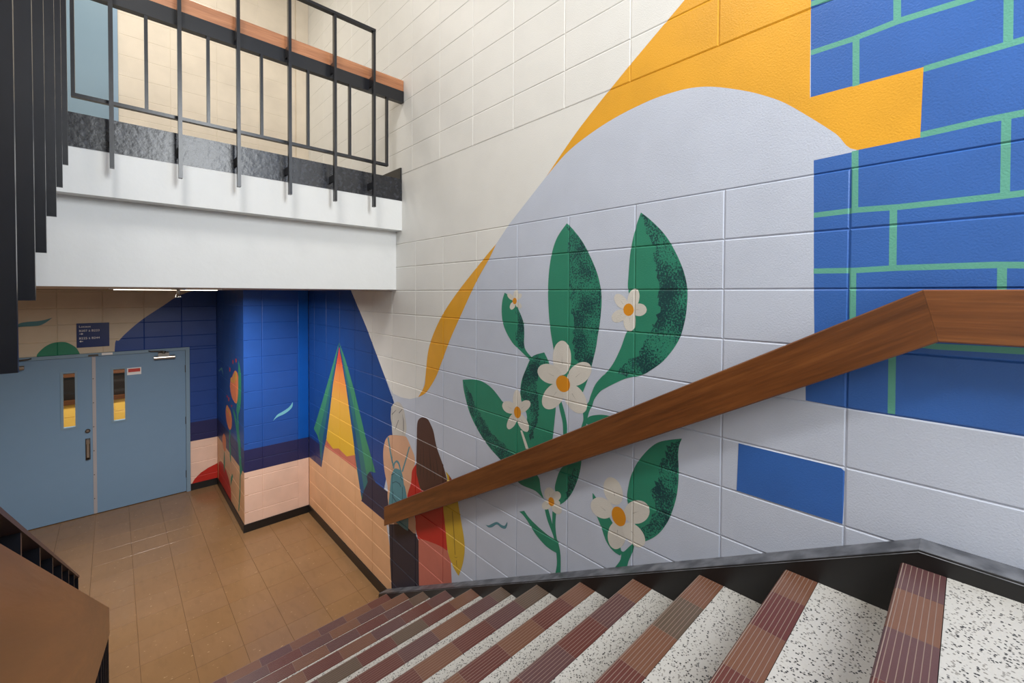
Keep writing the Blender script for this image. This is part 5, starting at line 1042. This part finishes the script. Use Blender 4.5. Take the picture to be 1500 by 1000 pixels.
# ------------------------------------------------------------------ double door below
d1 = empty('door_1', kind='structure')
yd = Y_DOOR
ZT = 1.974
part('door_frame', d1, ((X(0.7235), yd - 0.014, 0.0), (X(0.768), yd + 0.14, 2.017), 'frame_blue'), ((X(-1.145), yd - 0.014, 0.0), (X(-1.10), yd + 0.14, 2.017), 'frame_blue'),
     ((X(-1.10), yd - 0.014, ZT + 0.004), (X(0.7235), yd + 0.14, 2.017), 'frame_blue'))
def leaf(xa, xb_, wx, handle):
    o = empty('door_leaf'); o.parent = d1
    w0, w1, v0, v1 = wx[0], wx[1], 2.7788 - 1.644, 2.7788 - 0.987
    y0, y1 = yd + 0.004, yd + 0.048
    part('door_panel', o, ((xa, y0, 0.008), (w0, y1, ZT), 'door_blue'), ((w1, y0, 0.008), (xb_, y1, ZT), 'door_blue'), ((w0, y0, 0.008), (w1, y1, v0), 'door_blue'), ((w0, y0, v1), (w1, y1, ZT), 'door_blue'))
    b = 0.022
    part('window_stop', o, ((w0 - b, y0 - 0.008, v0 - b), (w0, y0 - 0.0003, v1 + b), 'frame_blue'), ((w1, y0 - 0.008, v0 - b), (w1 + b, y0 - 0.0003, v1 + b), 'frame_blue'),
         ((w0, y0 - 0.008, v0 - b), (w1, y0 - 0.0003, v0), 'frame_blue'), ((w0, y0 - 0.008, v1), (w1, y0 - 0.0003, v1 + b), 'frame_blue'))
    part('glass_pane', o, ((w0, y0 + 0.018, v0), (w1, y0 + 0.024, v1), 'clear_glass'))
    return o
L1 = leaf(X(-1.097), X(-0.19), (X(-0.455), X(-0.354)), True)
L2 = leaf(X(-0.182), X(0.7205), (X(-0.011), X(0.097)), False)
part('astragal', L1, ((X(-0.204), yd - 0.002, 0.01), (X(-0.171), yd + 0.0035, ZT - 0.002), 'steel_strip'))
for z in (0.2, 0.5, 0.8, 1.1, 1.4, 1.7):
    m = MB(); m.tube((X(-0.195), yd - 0.0035, z), (X(-0.195), yd - 0.0015, z), 0.006, 'dark_steel', 8); m.build('screw', L1)
# pull handle and lock cylinder
hx = X(-0.248)
m = MB(); m.box((hx - 0.022, yd - 0.004, 0.70), (hx + 0.022, yd + 0.0038, 0.965), 'dark_steel', 0.001)
m.box((hx - 0.014, yd - 0.034, 0.905), (hx + 0.016, yd - 0.004, 0.955), 'steel', 0.003); m.box((hx - 0.011, yd - 0.034, 0.72), (hx + 0.011, yd - 0.024, 0.905), 'steel', 0.002); m.box((hx - 0.011, yd - 0.034, 0.715), (hx + 0.011, yd - 0.004, 0.735), 'dark_steel')
m.build('pull_handle', L1)
m = MB(); m.tube((hx, yd - 0.010, 1.06), (hx, yd + 0.0038, 1.06), 0.024, 'dark_steel', 16); m.tube((hx, yd - 0.013, 1.06), (hx, yd - 0.0102, 1.06), 0.013, 'steel', 16); m.build('lock_cylinder', L1)
def closer(o, s, c):
    x0, x1 = (X(0.384), X(0.606)) if s > 0 else (X(-0.978), X(-0.756))
    z = 2.7788 - 0.874
    m = MB(); m.tube((x0, yd - 0.045, z), (x1, yd - 0.045, z), 0.026, 'steel', 16)
    xm = X(0.485) if s > 0 else X(-0.857)
    m.box((xm - 0.058, yd - 0.066, z + 0.012), (xm + 0.058, yd + 0.0038, z + 0.068), 'steel', 0.008)
    m.tube((xm, yd - 0.045, z + 0.05), (xm, yd - 0.045, z + 0.085), 0.026, 'dark_steel', 12)
    cl = m.build('door_closer', o)
    m = MB(); m.tube((xm, yd - 0.045, z + 0.083), (xm - s * 0.13, yd - 0.045, z + 0.092), 0.007, 'dark_steel', 8); m.tube((xm - s * 0.13, yd - 0.045, z + 0.092), (xm - s * 0.15, yd - 0.0145, z + 0.095), 0.007, 'dark_steel', 8); m.build('closer_arm', cl)
closer(L2, 1, 0); closer(L1, -1, 0)
for z in (0.25, 1.0, 1.72):
    m = MB(); m.tube((X(0.722), yd - 0.004, z - 0.05), (X(0.722), yd - 0.004, z + 0.05), 0.007, 'dark_steel', 8); m.build('hinge', L2)
    m = MB(); m.tube((X(-1.0985), yd - 0.004, z - 0.05), (X(-1.0985), yd - 0.004, z + 0.05), 0.007, 'dark_steel', 8); m.build('hinge', L1)
part('strike_plate', d1, ((X(-0.235), yd - 0.0165, 1.981), (X(-0.145), yd - 0.0145, 2.003), 'dark_steel'))

# corridor seen through the glass
cor = empty('wall_corridor', kind='structure')
part('wainscot', cor, ((-4.2, 9.5, 0.0), (0.04, 9.6, 1.03), 'corridor_yellow'))
m = MB()
for i in range(10):
    for j in range(5): m.box((-4.2 + 0.4 * i + 0.004, 9.494, 0.2 * j + 0.034), (-4.2 + 0.4 * i + 0.396, 9.4995, 0.2 * j + 0.226), 'corridor_yellow', 0.004)
m.build('block_course', cor, kind='stuff')
part('sill', cor, ((-4.2, 9.46, 1.031), (0.04, 9.6, 1.09), 'corridor_brown'))
part('dark_glazing', cor, ((-4.2, 9.55, 1.0905), (0.04, 9.6, 2.8), 'corridor_dark'))
for i in range(9): part('glazing_bar', cor, ((-4.0 + 0.47 * i, 9.50, 1.0905), (-3.94 + 0.47 * i, 9.549, 2.8), 'corridor_brown'))
part('glazing_rail', cor, ((-4.2, 9.515, 1.45), (0.04, 9.5485, 1.50), 'corridor_brown'))
part('ceiling_corridor', None, ((-4.2, Y_DOOR + 0.2, 2.80), (0.04, 9.6, 2.9), 'plaster'), kind='structure')
part('wall_corridor_end', None, ((-4.3, Y_DOOR + 0.2, 0.0), (-4.2, 9.6, 2.8), 'corridor_yellow'), ((0.04, Y_DOOR + 0.2, 0.0), (0.14, 9.6, 2.8), 'corridor_yellow'), kind='structure')
clight = empty('ceiling_light', label='added long ceiling light that brightens the corridor behind the blue double door', cat='ceiling light')  # fixture made up for the added corridor lamp
part('housing', clight, ((-2.5, 8.33, 2.76), (-1.3, 8.67, 2.7995), 'print_white')); part('lens', clight, ((-2.46, 8.36, 2.75), (-1.34, 8.64, 2.7595), 'lamp_lens'))

# upper door
d2 = empty('door_2', kind='structure')
part('door_frame', d2, ((X(0.005), Y_CORNER - 0.014, Z_UP), (X(0.05), Y_CORNER + 0.045, 5.75), 'frame_blue'), ((X(-0.95), Y_CORNER - 0.014, Z_UP), (X(-0.905), Y_CORNER + 0.045, 5.75), 'frame_blue'), ((X(-0.905), Y_CORNER - 0.014, 5.705), (X(0.005), Y_CORNER + 0.045, 5.75), 'frame_blue'))
lf = part('door_leaf', d2, ((X(-0.902), Y_CORNER + 0.003, Z_UP + 0.006), (X(0.002), Y_CORNER + 0.045, 5.70), 'upper_door_blue'))
for z in (4.0, 4.72, 5.45):
    m = MB(); m.tube((X(0.003), Y_CORNER - 0.006, z - 0.05), (X(0.003), Y_CORNER - 0.006, z + 0.05), 0.008, 'dark_steel', 8); m.build('hinge', lf)

# ------------------------------------------------------------------ sign, stickers
def text(parent, s, x, z, size, y):
    c = bpy.data.curves.new('lettering', 'FONT'); c.body = s; c.size = size; c.extrude = 0.0004
    o = bpy.data.objects.new('lettering_curve', c); COL.objects.link(o)
    dg = bpy.context.evaluated_depsgraph_get()
    me = bpy.data.meshes.new_from_object(o.evaluated_get(dg)); bpy.data.objects.remove(o)
    me.materials.clear(); me.materials.append(MATS['print_white'])
    t = link(me, 'lettering', parent); t.location = (x, y, z); t.rotation_euler = (math.pi / 2, 0, 0); return t
sx0, sx1, sz1, sz0 = X(-0.334), X(-0.044), 2.7788 - 0.386, 2.7788 - 0.683
sg = MB(); sg.box((sx0, Y_DOOR - 0.008, sz0), (sx1, Y_DOOR - 0.0005, sz1), 'sign_blue'); 
sign = sg.build('wall_sign', label='dark blue room sign with white lettering on the tan wall above the double door', cat='sign')
ys = Y_DOOR - 0.0086
text(sign, 'Locaux', sx0 + 0.020, sz1 - 0.052, 0.036, ys)
text(sign, 'B207 \u00e0 B223', sx0 + 0.020, sz1 - 0.104, 0.036, ys)
text(sign, 'B225 \u00e0 B244', sx0 + 0.020, sz1 - 0.196, 0.036, ys)
for z, s in ((sz1 - 0.130, 1), (sz1 - 0.222, -1)):
    a = sx0 + 0.040; m = MB()
    m.box((a - 0.016, ys - 0.0003, z - 0.003), (a + 0.016, ys + 0.0003, z + 0.003), 'print_white')
    tp = [(a + s * 0.018, z), (a + s * 0.002, z + 0.012), (a + s * 0.002, z - 0.012)]
    m.face([(p[0], ys - 0.0004, p[1]) for p in (tp if s < 0 else tp[::-1])], 'print_white'); m.build('arrow', sign)
m = MB(); m.box((X(0.119), yd + 0.0025, 2.7788 - 1.076), (X(0.258), yd + 0.0038, 2.7788 - 0.985), 'print_white')
stk = m.build('door_sticker', label='small white sticker with red band beside the door window', cat='sticker')
part('red_band', stk, ((X(0.130), yd + 0.0018, 2.7788 - 1.040), (X(0.248), yd + 0.0024, 2.7788 - 0.996), 'sticker_red'))
m = MB(); m.box((X(-0.115), yd - 0.0165, 2.7788 - 0.792), (X(-0.015), yd - 0.0145, 2.7788 - 0.766), 'print_white')
m.build('frame_sticker', label='narrow white label stuck on the blue door frame head', cat='sticker')

# ------------------------------------------------------------------ ceiling fittings
def panel(label, x0, x1, y0, y1, z):
    o = empty('ceiling_light', label=label, cat='ceiling light')
    part('frame', o, ((x0 - 0.03, y0 - 0.03, z - 0.008), (x1 + 0.03, y0, z), 'print_white'), ((x0 - 0.03, y1, z - 0.008), (x1 + 0.03, y1 + 0.03, z), 'print_white'), ((x0 - 0.03, y0, z - 0.008), (x0, y1, z), 'print_white'), ((x1, y0, z - 0.008), (x1 + 0.03, y1, z), 'print_white'))
    part('lens', o, ((x0, y0, z - 0.014), (x1, y1, z - 0.001), 'lamp_lens'))
panel('lit ceiling panel under the white beam above the double door', X(0.0), X(0.70), 4.72, 5.02, 2.8088)
panel('added fill-light ceiling panel high above the stairwell', -2.38, -1.82, 0.62, 1.78, 6.5495)  # out-of-view fixture added to carry the stairwell fill
panel('lit ceiling panel above the upper landing', -2.18, -1.02, 4.32, 4.88, 6.5495)
sp = empty('sprinkler_head', label='small chrome fire sprinkler head under the ceiling behind the white beam', cat='sprinkler')
px, py = X(0.40), 4.55
m = MB(); m.tube((px, py, 2.797), (px, py, 2.8085), 0.045, 'steel', 16, 0.05); m.build('escutcheon', sp)
m = MB(); m.tube((px, py, 2.765), (px, py, 2.797), 0.012, 'steel', 10); m.tube((px - 0.018, py, 2.74), (px - 0.010, py, 2.77), 0.003, 'dark_steel', 6); m.tube((px + 0.018, py, 2.74), (px + 0.010, py, 2.77), 0.003, 'dark_steel', 6); m.build('body', sp)
m = MB(); m.tube((px, py, 2.736), (px, py, 2.740), 0.022, 'steel', 14); m.build('deflector', sp)
